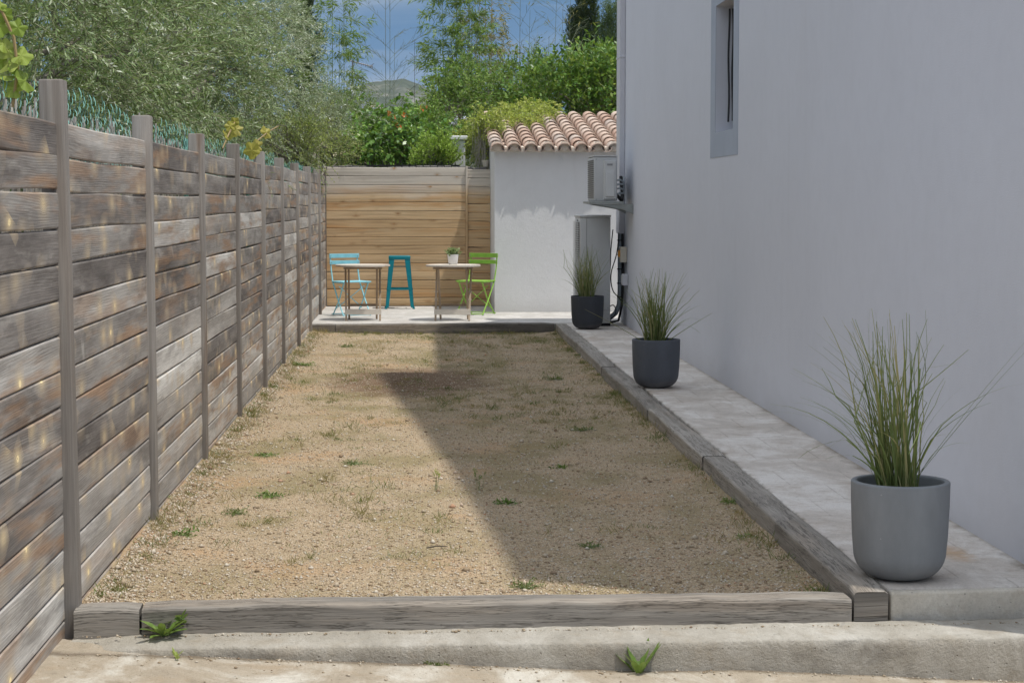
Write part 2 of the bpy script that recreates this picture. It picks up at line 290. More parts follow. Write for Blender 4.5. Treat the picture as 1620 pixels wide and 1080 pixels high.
M['frame'] = plain('dark_window_frame', (0.035, 0.037, 0.042), 0.5); M['wire'] = plain('green_plastic_wire', (0.20, 0.43, 0.37), 0.45, 0, 0.15)
M['iron'] = plain('dark_iron', (0.03, 0.03, 0.032), 0.6); M['coping'] = plain('dark_coping', (0.20, 0.19, 0.18), 0.9, 0, 0.3, 25, 0.01)
M['zinc'] = plain('antenna_metal', (0.22, 0.22, 0.23), 0.5, 0.5)
g = G('window_glass', 0.06); g.base((0.03, 0.04, 0.05)); g.b.inputs['Specular IOR Level'].default_value = 0.7; M['glass'] = g.m
def tile_mat():
    g = G('canal_tile', 0.85); o = g.obj(); r = g.attr()
    c = g.ramp(r, [(0.0, (0.42, 0.26, 0.195)), (0.25, (0.52, 0.37, 0.29)), (0.5, (0.57, 0.435, 0.35)), (0.75, (0.62, 0.50, 0.42)), (1.0, (0.46, 0.395, 0.35))])
    n = g.noise(o, 9, 5, 0.65); c = g.mix(g.mr(n, 0.52, 0.72, 0, 0.6), c, (0.17, 0.14, 0.125)); c = g.mix(g.mr(g.noise(o, 5, 4), 0.55, 0.75, 0, 0.5), c, (0.58, 0.50, 0.42))
    g.base(c); g.bump(g.noise(o, 60, 4), 0.006, 0.5); return g.m
M['tile'] = tile_mat(); M['mortar'] = plain('lime_mortar', (0.66, 0.60, 0.52), 0.9, 0, 0.15, 14, 0.01)
def bark(name, c): return plain(name, c, 0.9, 0, 0.35, 14, 0.03)
M['bark'] = bark('grey_bark', (0.24, 0.22, 0.175)); M['culm'] = plain('bamboo_culm', (0.16, 0.22, 0.085), 0.5, 0, 0.25, 5); M['culm_dry'] = plain('dry_bamboo_culm', (0.33, 0.24, 0.11), 0.6, 0, 0.25, 5)
M['cane_bare'] = plain('bare_cane', (0.17, 0.20, 0.13), 0.7, 0, 0.3, 4); M['cane_dark'] = plain('dark_cane', (0.10, 0.085, 0.065), 0.8, 0, 0.3, 4)
M['twig_green'] = plain('green_twig', (0.22, 0.235, 0.13), 0.8, 0, 0.25, 6)
M['reed'] = plain('dry_reed', (0.46, 0.43, 0.38), 0.9, 0, 0.35, 6)
LM = lambda n, a, b, c, **k: leafmat(n, [(0.0, a), (0.5, b), (1.0, c)], **k)
M['olive'] = leafmat('olive_leaf', [(0.0, (0.09, 0.165, 0.05)), (0.4, (0.23, 0.345, 0.125)), (0.68, (0.38, 0.49, 0.22)), (0.9, (0.82, 0.87, 0.70))], trans=0.34, rough=0.42, spec=0.5)
M['olive_silver'] = leafmat('silver_olive_leaf', [(0.0, (0.17, 0.25, 0.13)), (0.4, (0.36, 0.45, 0.28)), (0.7, (0.55, 0.63, 0.45)), (0.9, (0.84, 0.88, 0.78))], trans=0.33, rough=0.45, spec=0.45)
M['cypress'] = LM('cypress_leaf', (0.023, 0.052, 0.021), (0.049, 0.091, 0.031), (0.098, 0.143, 0.046), trans=0.12, rough=0.6)
M['bamboo'] = LM('bamboo_leaf', (0.10, 0.20, 0.03), (0.22, 0.35, 0.065), (0.38, 0.48, 0.13), trans=0.4)
M['bamboo_dry'] = LM('yellowing_bamboo_leaf', (0.156, 0.182, 0.046), (0.312, 0.273, 0.078), (0.468, 0.377, 0.143))
M['vine_dark'] = LM('trumpet_vine_leaf', (0.05, 0.15, 0.022), (0.14, 0.30, 0.045), (0.32, 0.48, 0.08), rough=0.35, spec=0.5)
M['laurel'] = LM('glossy_hedge_leaf', (0.045, 0.13, 0.02), (0.14, 0.29, 0.04), (0.38, 0.48, 0.09), rough=0.42, spec=0.5, trans=0.3)
M['mid'] = LM('shrub_leaf', (0.05, 0.13, 0.02), (0.15, 0.28, 0.045), (0.36, 0.49, 0.11), trans=0.35)
M['box'] = LM('box_leaf', (0.22, 0.38, 0.05), (0.36, 0.54, 0.085), (0.48, 0.64, 0.14), trans=0.4)
M['yellow'] = LM('yellow_green_vine_leaf', (0.24, 0.33, 0.045), (0.43, 0.52, 0.09), (0.66, 0.68, 0.22), trans=0.4)
M['rose'] = LM('rose_leaf', (0.18, 0.27, 0.05), (0.35, 0.44, 0.10), (0.55, 0.57, 0.20), trans=0.35)
M['grape'] = LM('grape_leaf', (0.220, 0.340, 0.050), (0.380, 0.500, 0.090), (0.550, 0.580, 0.170), trans=0.5)
M['grape_y'] = LM('yellow_grape_leaf', (0.450, 0.450, 0.080), (0.600, 0.550, 0.120), (0.680, 0.620, 0.220), trans=0.5)
M['conifer'] = LM('conifer_needle', (0.06, 0.12, 0.045), (0.12, 0.19, 0.075), (0.20, 0.27, 0.11), trans=0.15)
M['cedar'] = LM('rusty_cedar_needle', (0.105, 0.112, 0.045), (0.210, 0.195, 0.075), (0.345, 0.285, 0.112), trans=0.12)
M['grass_pot'] = LM('ornamental_grass_blade', (0.11, 0.155, 0.05), (0.20, 0.26, 0.085), (0.42, 0.38, 0.19), trans=0.25, rough=0.5)
M['grass_court'] = LM('court_grass', (0.40, 0.31, 0.14), (0.21, 0.20, 0.065), (0.10, 0.17, 0.035), trans=0.25)
M['weed'] = LM('weed_leaf', (0.08, 0.15, 0.03), (0.17, 0.27, 0.06), (0.30, 0.39, 0.12))
M['weed_dull'] = LM('dull_weed_leaf', (0.11, 0.145, 0.05), (0.19, 0.225, 0.08), (0.30, 0.31, 0.14))
M['succulent'] = LM('pale_potted_leaf', (0.170, 0.250, 0.090), (0.290, 0.390, 0.160), (0.450, 0.530, 0.280), trans=0.25)
M['orange_flower'] = LM('orange_flower', (0.700, 0.130, 0.035), (0.800, 0.220, 0.070), (0.850, 0.340, 0.160)); M['blue_flower'] = LM('pale_blue_flower', (0.480, 0.520, 0.680), (0.600, 0.640, 0.780), (0.720, 0.750, 0.840))
M['cream_flower'] = LM('cream_flower', (0.700, 0.580, 0.380), (0.750, 0.660, 0.480), (0.800, 0.740, 0.600))

# ------------------------------------------------------------------ object helpers
def link(o): COL.objects.link(o); return o
def tag(o, label=None, cat=None, group=None, kind=None):
    if label: o['label'] = label
    if cat: o['category'] = cat
    if group: o['group'] = group
    if kind: o['kind'] = kind
    return o
def thing(name, label, cat, loc=(0, 0, 0), rz=0.0, group=None):
    o = link(bpy.data.objects.new(name, None)); o.empty_display_size = 0.1
    o.location = loc; o.rotation_euler = (0, 0, rz); return tag(o, label, cat, group)
def finish(name, me, mat, parent=None, world=True):
    if parent is None:
        n = len(me.vertices); co = np.empty(n * 3, np.float32); me.vertices.foreach_get('co', co); co = co.reshape(-1, 3)
        off = np.array([(co[:, 0].min() + co[:, 0].max()) / 2, (co[:, 1].min() + co[:, 1].max()) / 2, co[:, 2].min()], np.float32)
        keep = name in KEEP_ORIGIN
        if not keep: me.vertices.foreach_set('co', (co - off).ravel())
        o = link(bpy.data.objects.new(name, me))
        if not keep: o.location = off.tolist()
    else:
        o = link(bpy.data.objects.new(name, me)); o.parent = parent
        if world and parent.type == 'EMPTY': o.matrix_parent_inverse = Matrix.Translation(parent.location).inverted()
    me.materials.append(mat); me.update(); return o
KEEP_ORIGIN = {'grit', 'gravel_court', 'path', 'path_edge', 'terrace', 'step', 'paving', 'ground', 'hills', 'gravel', 'court_grass'}

class MB:
    def __init__(s): s.v = []; s.f = []; s.uv = []; s.r = []
    def add(s, vs, fs, rnd=0.5, uvs=None):
        b = len(s.v); s.v += [tuple(p) for p in vs]; s.r += [rnd] * len(vs)
        for i, f in enumerate(fs):
            s.f.append(tuple(b + k for k in f)); s.uv.append(uvs[i] if uvs else None)
    def box(s, x0, x1, y0, y1, z0, z1, rnd=0.5, long=None):
        vs = [(x, y, z) for x in (x0, x1) for y in (y0, y1) for z in (z0, z1)]
        s.add(vs, [(0, 1, 3, 2), (4, 6, 7, 5), (0, 4, 5, 1), (2, 3, 7, 6), (0, 2, 6, 4), (1, 5, 7, 3)], rnd,)
        s._boxuv(vs, long)
    def _boxuv(s, vs, long):
        if long is None: return
        # uv: u along axis 'long', v along whichever other axes vary
        for k in range(-6, 0):
            f = s.f[k]; out = []
            for i in f:
                p = s.v[i]; u = p[long]; o = [p[j] for j in range(3) if j != long]; out.append((u, o[0] + o[1]))
            s.uv[k] = out
    def bar(s, p0, p1, w, h, up=(0, 0, 1), rnd=0.5, w1=None, h1=None):
        p0 = Vector(p0); p1 = Vector(p1); d = (p1 - p0); L = d.length; d.normalize(); a = d.cross(Vector(up))
        if a.length < 1e-4: a = d.cross(Vector((1, 0, 0)))
        a.normalize(); b = a.cross(d)
        vs = []
        for p, ww, hh in ((p0, w, h), (p1, w1 or w, h1 or h)):
            for q, r in ((-1, -1), (1, -1), (1, 1), (-1, 1)): vs.append(p + a * (q * ww / 2) + b * (r * hh / 2))
        fs = [(3, 2, 1, 0), (4, 5, 6, 7), (0, 1, 5, 4), (1, 2, 6, 5), (2, 3, 7, 6), (3, 0, 4, 7)]
        uvs = [[(0, 0), (0, w), (h, w), (h, 0)]] * 2 + [[(0, k * .1), (0, k * .1 + w), (L, k * .1 + w), (L, k * .1)] for k in range(4)]
        s.add(vs, fs, rnd, uvs)
    def tube(s, pts, r, n=8, rnd=0.5, caps=True):
        pts = [Vector(p) for p in pts]; R = r if isinstance(r, (list, tuple)) else [r] * len(pts); vs = []; fs = []
        t0 = (pts[1] - pts[0]).normalized(); a = t0.orthogonal().normalized()
        for i, p in enumerate(pts):
            t = (pts[min(i + 1, len(pts) - 1)] - pts[max(i - 1, 0)]).normalized()
            a = (a - t * a.dot(t)).normalized(); b = t.cross(a)
            for k in range(n):
                an = 2 * math.pi * k / n; vs.append(p + (a * math.cos(an) + b * math.sin(an)) * R[i])
        for i in range(len(pts) - 1):
            for k in range(n): fs.append((i * n + k, i * n + (k + 1) % n, (i + 1) * n + (k + 1) % n, (i + 1) * n + k))
        if caps: fs += [tuple(range(n - 1, -1, -1)), tuple((len(pts) - 1) * n + k for k in range(n))]
        s.add(vs, fs, rnd)
    def lathe(s, prof, n=48, c=(0, 0), rnd=0.5):
        vs = []; fs = []
        for (r, z) in prof:
            for k in range(n): an = 2 * math.pi * k / n; vs.append((c[0] + r * math.cos(an), c[1] + r * math.sin(an), z))
        for i in range(len(prof) - 1):
            for k in range(n): fs.append((i * n + k, i * n + (k + 1) % n, (i + 1) * n + (k + 1) % n, (i + 1) * n + k))
        fs += [tuple(range(n - 1, -1, -1)), tuple((len(prof) - 1) * n + k for k in range(n))]
        s.add(vs, fs, rnd)
    def build(s, name, mat, parent=None, world=True, bevel=0.0, seg=2, smooth=False):
        me = bpy.data.meshes.new(name); me.from_pydata(s.v, [], s.f)
        if any(u is not None for u in s.uv):
            ul = me.uv_layers.new(name='UVMap'); flat = []
            for f, u in zip(s.f, s.uv):
                for k in range(len(f)): flat += list(u[k]) if u else [0.0, 0.0]
            ul.data.foreach_set('uv', flat)
        at = me.attributes.new('rnd', 'FLOAT', 'POINT'); at.data.foreach_set('value', s.r)
        if bevel or smooth:
            bm = bmesh.new(); bm.from_mesh(me)
            if bevel:
                es = [e for e in bm.edges if len(e.link_faces) == 2 and e.calc_face_angle(0) > 0.6]
                bmesh.ops.bevel(bm, geom=es, offset=bevel, segments=seg, affect='EDGES', profile=0.5, clamp_overlap=True)
            for f in bm.faces: f.smooth = bool(smooth)
            if smooth:
                for e in bm.edges:
                    if len(e.link_faces) == 2 and e.calc_face_angle(0) > 0.75: e.smooth = False
            bm.to_mesh(me); bm.free()
        return finish(name, me, mat, parent, world)

def np_mesh(name, V, k, rnd, mat, parent=None, world=True, F=None):
    """faces of k verts each, consecutive unless F is given; rnd per vertex"""
    V = np.asarray(V, np.float32).reshape(-1, 3); me = bpy.data.meshes.new(name)
    F = np.arange(len(V), dtype=np.int32) if F is None else np.asarray(F, np.int32).ravel()
    nf = len(F) // k
    me.vertices.add(len(V)); me.vertices.foreach_set('co', V.ravel())
    me.loops.add(nf * k); me.loops.foreach_set('vertex_index', F)
    me.polygons.add(nf); me.polygons.foreach_set('loop_start', np.arange(0, nf * k, k, dtype=np.int32))
    me.update(calc_edges=True)
    at = me.attributes.new('rnd', 'FLOAT', 'POINT'); at.data.foreach_set('value', np.clip(np.asarray(rnd, np.float32), 0, 1))
    return finish(name, me, mat, parent, world)

def nrm(a): return a / np.maximum(np.linalg.norm(a, axis=-1, keepdims=True), 1e-9)

# ------------------------------------------------------------------ foliage helpers
def leaves(rng, P, D, L, Wd, flat=0.6, hexa=False, fold=0.15):
    """one leaf per row of P, pointing along D; returns verts and verts per leaf"""
    n = len(P); D = nrm(D); up = np.array([0, 0, 1.0]) + rng.normal(0, flat, (n, 3))
    w = nrm(np.cross(D, up)); nn = nrm(np.cross(w, D)); L = L[:, None]; Wd = Wd[:, None]
    if not hexa:
        V = np.stack([P, P + D * L * .5 + w * Wd * .5 + nn * Wd * fold, P + D * L, P + D * L * .5 - w * Wd * .5 + nn * Wd * fold], 1); return V.reshape(-1, 3), 4
    dr = -nn * L * 0.10
    V = np.stack([P, P + D * L * .28 + w * Wd * .46, P + D * L * .62 + w * Wd * .40 + dr * .4, P + D * L + dr, P + D * L * .62 - w * Wd * .40 + dr * .4, P + D * L * .28 - w * Wd * .46], 1)
    return V.reshape(-1, 3), 6

def sprays(rng, B, D, Lt, nl, leaf_l, leaf_w, ang=0.7, droop=0.25, flat=0.6, hexa=False, start=0.15, wob=0.25, pull=0.0):
    """twigs from B along D bending down; nl leaves on each. returns leaf verts, k, rnd, twig segments"""
    n = len(B); t = np.linspace(start, 1.0, nl)[None, :, None] + rng.normal(0, 0.3 / nl, (n, nl, 1))
    D = nrm(D); g = np.array([0, 0, -1.0]); Lt3 = Lt[:, None, None]
    P = B[:, None] + D[:, None] * t * Lt3 + g * (t ** 2) * Lt3 * droop
    T = nrm(D[:, None] + 2 * g * t * droop + 0 * P)
    ref = nrm(rng.normal(0, 1, (n, 1, 3)) + 0 * P); p1 = nrm(np.cross(T, ref)); p2 = np.cross(T, p1)
    az = (np.arange(nl) * 2.4)[None, :, None] + rng.uniform(0, 6.28, (n, 1, 1)) + rng.normal(0, .4, (n, nl, 1))
    a = ang * (1 + rng.normal(0, wob, (n, nl, 1)))
    LD = T * np.cos(a) + (p1 * np.cos(az) + p2 * np.sin(az)) * np.sin(a) + np.array([0, 0, -pull])
    m = n * nl; LD = LD.reshape(-1, 3); P = P.reshape(-1, 3)
    V, k = leaves(rng, P, LD, leaf_l * rng.uniform(.6, 1.15, m), leaf_w * rng.uniform(.7, 1.15, m), flat, hexa)
    tw = np.repeat(rng.normal(0, .16, n), nl); r = np.clip(0.45 + tw + rng.normal(0, .2, m), 0, 1)
    end = B + D * Lt[:, None] + g * Lt[:, None] * droop; mid = B + D * Lt[:, None] * .5 + g * Lt[:, None] * droop * .25
    return V, k, np.repeat(r, k), (B, mid, end)

def tubes3(P0, P1, r0, r1):
    P0 = np.asarray(P0, float); P1 = np.asarray(P1, float); n = len(P0)
    r0 = np.broadcast_to(np.asarray(r0, float), (n,)); r1 = np.broadcast_to(np.asarray(r1, float), (n,))
    d = nrm(P1 - P0); h = np.where(np.abs(d[:, 2:3]) > .9, np.array([[1., 0, 0]]), np.array([[0, 0, 1.]])); a = nrm(np.cross(d, h)); b = np.cross(d, a)
    ring0 = []; ring1 = []
    for k in range(3):
        an = 2.094 * k; o = a * math.cos(an) + b * math.sin(an); ring0.append(P0 + o * r0[:, None]); ring1.append(P1 + o * r1[:, None])
    V = []
    for k in range(3):
        j = (k + 1) % 3; V.append(np.stack([ring0[k], ring0[j], ring1[j], ring1[k]], 1))
    return np.concatenate(V).reshape(-1, 3)

def blob_points(rng, blobs, n, lo=0.55):
    vol = np.array([b[1][0] * b[1][1] * b[1][2] for b in blobs]); idx = rng.choice(len(blobs), n, p=vol / vol.sum())
    c = np.array([b[0] for b in blobs])[idx]; R = np.array([b[1] for b in blobs])[idx]
    d = nrm(rng.normal(0, 1, (n, 3))); r = (lo ** 3 + (1 - lo ** 3) * rng.random(n)) ** (1 / 3)
    return c + d * R * r[:, None], d

def clumped(rng, blobs, n, nclus, crad, lo=0.5, up=0.3, jit=0.55):
    C, cd = blob_points(rng, blobs, nclus, lo); i = rng.integers(0, nclus, n)
    P = C[i] + rng.normal(0, 1, (n, 3)) * crad; D = nrm(cd[i] * .8 + rng.normal(0, jit, (n, 3)) + np.array([0, 0, up]))
    return P, D, C

def limbs(rng, base, C, r0, fork_z, mat, parent, name='trunk', segs=5):
    """tapered trunk and limbs to some clump centres"""
    mb = MB(); base = np.array(base, float); ctr = C.mean(0); fork = np.array([base[0] * .6 + ctr[0] * .4, base[1] * .6 + ctr[1] * .4, fork_z])
    mb.tube([base, base * .5 + fork * .5 + rng.normal(0, .04, 3), fork], [r0, r0 * .8, r0 * .66], 9)
    for c in C:
        pts = [fork]; rr = [r0 * .5]
        for k in range(1, segs + 1):
            t = k / segs; p = fork * (1 - t) + c * t + np.array([0, 0, .25 * math.sin(t * 3.14) * abs(c[2] - fork_z)]) + rng.normal(0, .05, 3) * (k < segs); pts.append(p); rr.append(r0 * .5 * (1 - t) + .006)
        mb.tube(pts, rr, 6)
    return mb.build(name, mat, parent, smooth=True)

def bush(name, label, cat, seed, blobs, n, nl, Lt, ll, lw, mat, nclus=60, crad=0.18, base=None, trunk=0.05, fork=None, group=None, ang=0.7, droop=0.2, hexa=False, lo=0.45, up=0.3, flat=0.6, twigs=True, pull=0.0, barkm=None, flowers=None, jit=.55):
    rng = np.random.default_rng(seed); ctr = np.mean([b[0] for b in blobs], 0)
    if base is None: base = (ctr[0], ctr[1], -0.3)
    t = thing(name, label, cat, base, group=group)
    P, D, C = clumped(rng, blobs, n, nclus, crad, lo, up, jit)
    V, k, r, (a, m, e) = sprays(rng, P, D, Lt * rng.uniform(.6, 1.3, n), nl, ll, lw, ang, droop, flat, hexa, pull=pull)
    np_mesh('crown' if trunk > .06 else 'foliage', V, k, r, mat, t)
    z = fork if fork is not None else max(0.3, ctr[2] - 1.0)
    limbs(rng, base, C[:: max(1, len(C) // 22)], trunk, z, barkm or M['bark'], t, 'trunk' if trunk > .06 else 'stem')
    if twigs:
        TV = np.concatenate([tubes3(a, m, .004, .003), tubes3(m, e, .003, .0015)]); np_mesh('twigs', TV, 4, np.full(len(TV), .5), M['twig_green'], t)
    if flowers:
        fm, pts, fn, sz = flowers; m = max(5, fn // len(pts))
        for q in pts:
            fp = np.array(q)[None] + rng.normal(0, .022, (m, 3)); FV, fk = leaves(rng, fp, rng.normal(0, 1, (m, 3)) + np.array([0, -.4, .3]), np.full(m, sz), np.full(m, sz * .6), 1.0, True); np_mesh('flower_head', FV, fk, np.repeat(rng.random(m), fk), fm, t)
    return t

# ================================================================== SETTING
rng = np.random.default_rng(5)
def grid_sheet(name, x0, x1, y0, y1, nx, ny, zf, mat, skirt=None):
    X, Y = np.meshgrid(np.linspace(x0, x1, nx), np.linspace(y0, y1, ny)); Z = zf(X, Y)
    V = np.stack([X, Y, Z], -1).reshape(-1, 3); i = np.arange((ny - 1) * nx).reshape(ny - 1, nx)[:, :-1]
    F = np.stack([i, i + 1, i + nx + 1, i + nx], -1).reshape(-1, 4)
    o = np_mesh(name, V, 4, np.full(len(V), .5), mat, F=F)
    o.data.polygons.foreach_set('use_smooth', [True] * len(o.data.polygons)); return tag(o, kind='structure')
def fbm(X, Y, s, seed, oct=4):
    r = np.random.default_rng(seed); out = 0; a = 1.0
    for k in range(oct):
        for q in range(3):
            th = r.uniform(0, 6.28); ph = r.uniform(0, 6.28); f = s * 2 ** k * r.uniform(.7, 1.4); out = out + a * np.sin((X * math.cos(th) + Y * math.sin(th)) * f + ph + 1.3 * np.sin((Y * math.cos(th) - X * math.sin(th)) * f * .6 + ph * 2))
        a *= .55
    return out / 4.5

mb = MB(); mb.add([(-2400, -300, -.42), (2400, -300, -.42), (2400, 2400, -.42), (-2400, 2400, -.42)], [(0, 1, 2, 3)])
tag(mb.build('ground', M['soil']), kind='structure')
def court_z(X, Y):
    z = fbm(X, Y, 2.2, 3) * .012 + fbm(X, Y, 14, 4, 3) * .004
    return z + .03 * np.exp(-(X + 1.36) / .16) + .02 * np.exp(-(1.72 - X) / .12)
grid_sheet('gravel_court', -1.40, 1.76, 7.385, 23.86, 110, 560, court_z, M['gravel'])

# path beside the house, terrace at the back
def slab(name, poly, z, depth, mat, bevel=.01):
    n = len(poly); mb = MB(); mb.add([(x, y, z) for x, y in poly] + [(x, y, z - depth) for x, y in poly],
        [tuple(range(n)), tuple(range(2 * n - 1, n - 1, -1))] + [(i, i + n, (i + 1) % n + n, (i + 1) % n) for i in range(n)])
    return tag(mb.build(name, mat, bevel=bevel), kind='structure')
slab('path', [(1.862, 7.40), (3.6, 7.47), (3.6, 8.2), (2.62, 8.2), (2.62, 23.97), (1.862, 23.97)], .11, .5, M['deck'])
slab('terrace', [(-1.62, 24.03), (1.70, 24.03), (1.70, 23.975), (3.4, 23.975), (3.4, 28.0), (-1.62, 28.0)], .112, .5, M['terrace'])

slab('path_edge', [(1.865, 7.352), (3.6, 7.42), (3.6, 7.468), (1.865, 7.398)], .107, .5, M['edge'], .012)

# concrete step and the lower paving in front (falling to the right)
def low_z(X, Y): return -.07 - .042 * (X + .2) + fbm(X, Y, 3.5, 11) * .008 + fbm(X, Y, 16, 12, 3) * .004
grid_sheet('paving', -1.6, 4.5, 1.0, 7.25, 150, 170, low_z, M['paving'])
def step_mesh():
    nx = 420; xs = np.linspace(-1.33, 4.2, nx); prof = [(.0, 0.0), (.12, 0.0), (.235, -.002), (.258, -.006), (.266, -.014), (.270, -.035), (.272, -.07), (.275, -.12), (.28, -.34)]
    V = []
    for x in xs:
        n1 = fbm(np.array([x]), np.array([0.]), 3.1, 21)[0]; n2 = fbm(np.array([x]), np.array([3.]), 17, 22)[0]; n3 = fbm(np.array([x]), np.array([9.]), 45, 23, 4)[0]
        tap = min(1.0, max(0.25, (x + 1.34) / .35))
        for (dy, dz) in prof:
            y = 7.30 + .012 * x - dy * (.75 + .25 * tap) + (n1 * .014 + n2 * .007 + n3 * .004) * (dy > .1)
            z = -.004 + dz + (n2 * .004 + n3 * .003 if dy < .26 else 0) - (.035 * (1 - tap) if dy > .1 else 0)
            V.append((x, y, z))
    k = len(prof); i = np.arange((nx - 1) * k).reshape(nx - 1, k)[:, :-1]; F = np.stack([i, i + k, i + k + 1, i + 1], -1).reshape(-1, 4)[:, ::-1]
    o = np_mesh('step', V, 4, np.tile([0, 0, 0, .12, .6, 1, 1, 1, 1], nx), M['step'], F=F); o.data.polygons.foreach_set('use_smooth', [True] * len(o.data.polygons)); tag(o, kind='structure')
step_mesh()

# hills far off
def hills():
    Y0 = 1500.; prof = [(-400, 250), (200, 215), (430, 185), (520, 160), (560, 140), (590, 130), (612, 126), (640, 127), (662, 134), (690, 150), (740, 172), (800, 188), (900, 200), (1100, 175), (1500, 205), (2200, 260)]
    px = np.linspace(-400, 2200, 500); hz = np.interp(px, [p[0] for p in prof], [(319 - p[1]) / 3000 * Y0 for p in prof])
    hz = hz + fbm(px, px * 0, .055, 41, 4) * 2.2; V = []; nv = 26
    for i, p in enumerate(px):
        x = (p - 663) / 3000 * Y0
        for j in range(nv):
            t = j / (nv - 1); s = math.sin(t * math.pi)
            V.append((x, Y0 - 320 + 640 * t + 18 * fbm(np.array([x]), np.array([t * 300.]), .02, 42, 3)[0], -.5 + hz[i] * s + s * (1 - s) * 9 * fbm(np.array([x]), np.array([t * 500.]), .03, 43, 4)[0]))
    i = np.arange(499 * nv).reshape(499, nv)[:, :-1]; F = np.stack([i, i + nv, i + nv + 1, i + 1], -1).reshape(-1, 4)[:, ::-1]
    g = G('garrigue_hill', 0.95); o = g.obj(); n = g.noise(o, .045, 6, .7); n2 = g.noise(o, .012, 4, .6)
    c = g.ramp(n, [(.36, (.020, .035, .016)), (.50, (.042, .062, .028)), (.60, (.09, .10, .06)), (.72, (.26, .25, .215))]); c = g.mix(g.mr(n2, .52, .62, 0, .6), c, (.27, .26, .23)); c = g.mix(g.mr(g.noise(o, .16, 4, .6), .5, .6, 0, .75), c, (.028, .045, .02)); g.base(c)
    ob = np_mesh('hills', V, 4, np.full(len(V), .5), g.m, F=F); ob.data.polygons.foreach_set('use_smooth', [True] * len(ob.data.polygons)); tag(ob, kind='structure')
hills()

mb = MB(); mb.box(-2450, 2450, -350, 2450, -1.45, 150)
hm = bpy.data.materials.new('valley_air'); hm.use_nodes = True; hm.node_tree.nodes.clear()
h_o = hm.node_tree.nodes.new('ShaderNodeOutputMaterial'); h_v = hm.node_tree.nodes.new('ShaderNodeVolumePrincipled')
h_v.inputs['Color'].default_value = (0.80, 0.87, 0.96, 1); h_v.inputs['Density'].default_value = 0.00013
hm.node_tree.links.new(h_v.outputs[0], h_o.inputs['Volume'])
tag(mb.build('haze', hm), 'thin blue haze lying over the valley towards the hill', 'haze', kind='stuff')

# ------------------------------------------------------------------ left board fence
R1 = random.Random(7)
def board(mb, p0, p1, z0, z1, th, nrmv, rnd, warp=0.006, seed=0, n=8):
    """horizontal board from p0 to p1 (xy), face towards nrmv, chamfered edges, slightly wavy"""
    p0 = Vector((*p0, 0)); p1 = Vector((*p1, 0)); d = p1 - p0; L = d.length; nv = Vector((*nrmv, 0)); rr = random.Random(seed)
    a1, a2, a3, f1 = rr.uniform(-1, 1), rr.uniform(-1, 1), rr.uniform(-.5, .5), rr.uniform(0, 6.28); cup = rr.uniform(-.003, .004)
    c = .006; prof = [(-th, z0), (-.004, z0), (0, z0 + c), (cup, (z0 + z1) / 2), (0, z1 - c), (-.005, z1), (-th, z1)]; vs = []; k = len(prof)
    for i in range(n + 1):
        t = i / n; q = p0 + d * t; dz = warp * (a1 * math.sin(t * 3.14 + f1) + a2 * .5 * math.sin(t * 7 + f1)); out = warp * .7 * a3 * math.sin(t * 5 + f1)
        for (o, z) in prof: w = q + nv * (o + out); vs.append((w.x, w.y, z + dz))
    fs = []; uvs = []; u0 = rr.uniform(0, 20); vo = rr.uniform(0, 9); cum = [0]
    for j in range(1, k): cum.append(cum[-1] + math.hypot(prof[j][0] - prof[j - 1][0], prof[j][1] - prof[j - 1][1]))
    for i in range(n):
        for j in range(k - 1):
            fs.append((i * k + j, (i + 1) * k + j, (i + 1) * k + j + 1, i * k + j + 1))
            ua, ub = u0 + L * i / n, u0 + L * (i + 1) / n; va, vb = vo + cum[j], vo + cum[j + 1]; uvs.append([(ua, va), (ub, va), (ub, vb), (ua, vb)])
    for e in (0, n): fs.append(tuple(e * k + j for j in (range(k) if e == 0 else range(k - 1, -1, -1)))); uvs.append([(u0 + prof[j][0], vo + prof[j][1]) for j in (range(k) if e == 0 else range(k - 1, -1, -1))])
    mb.add(vs, fs, rnd, uvs)
def post_mesh(parent, x0, x1, y0, y1, z0, z1, rnd, lean=0.0):
    mb = MB(); vs = []
    for z in (z0, (z0 + z1) * .5, z1):
        dx = lean * (z1 - z)
        for (x, y) in ((x0, y0), (x1, y0), (x1, y1), (x0, y1)): vs.append((x + dx, y, z))
    fs = [(3, 2, 1, 0), (8, 9, 10, 11)]; uvs = [[(0, 0), (0, .1), (.1, .1), (.1, 0)]] * 2
    for l in range(2):
        for k in range(4):
            j = (k + 1) % 4; fs.append((l * 4 + k, l * 4 + j, l * 4 + 4 + j, l * 4 + 4 + k)); w = .1 * k
            uvs.append([(vs[l * 4][2] + 9 * rnd, w), (vs[l * 4][2] + 9 * rnd, w + .1), (vs[l * 4 + 4][2] + 9 * rnd, w + .1), (vs[l * 4 + 4][2] + 9 * rnd, w)])
    mb.add(vs, fs, rnd, uvs); return mb.build('post', M['fence_post'], parent, bevel=.008, seg=2, smooth=True)

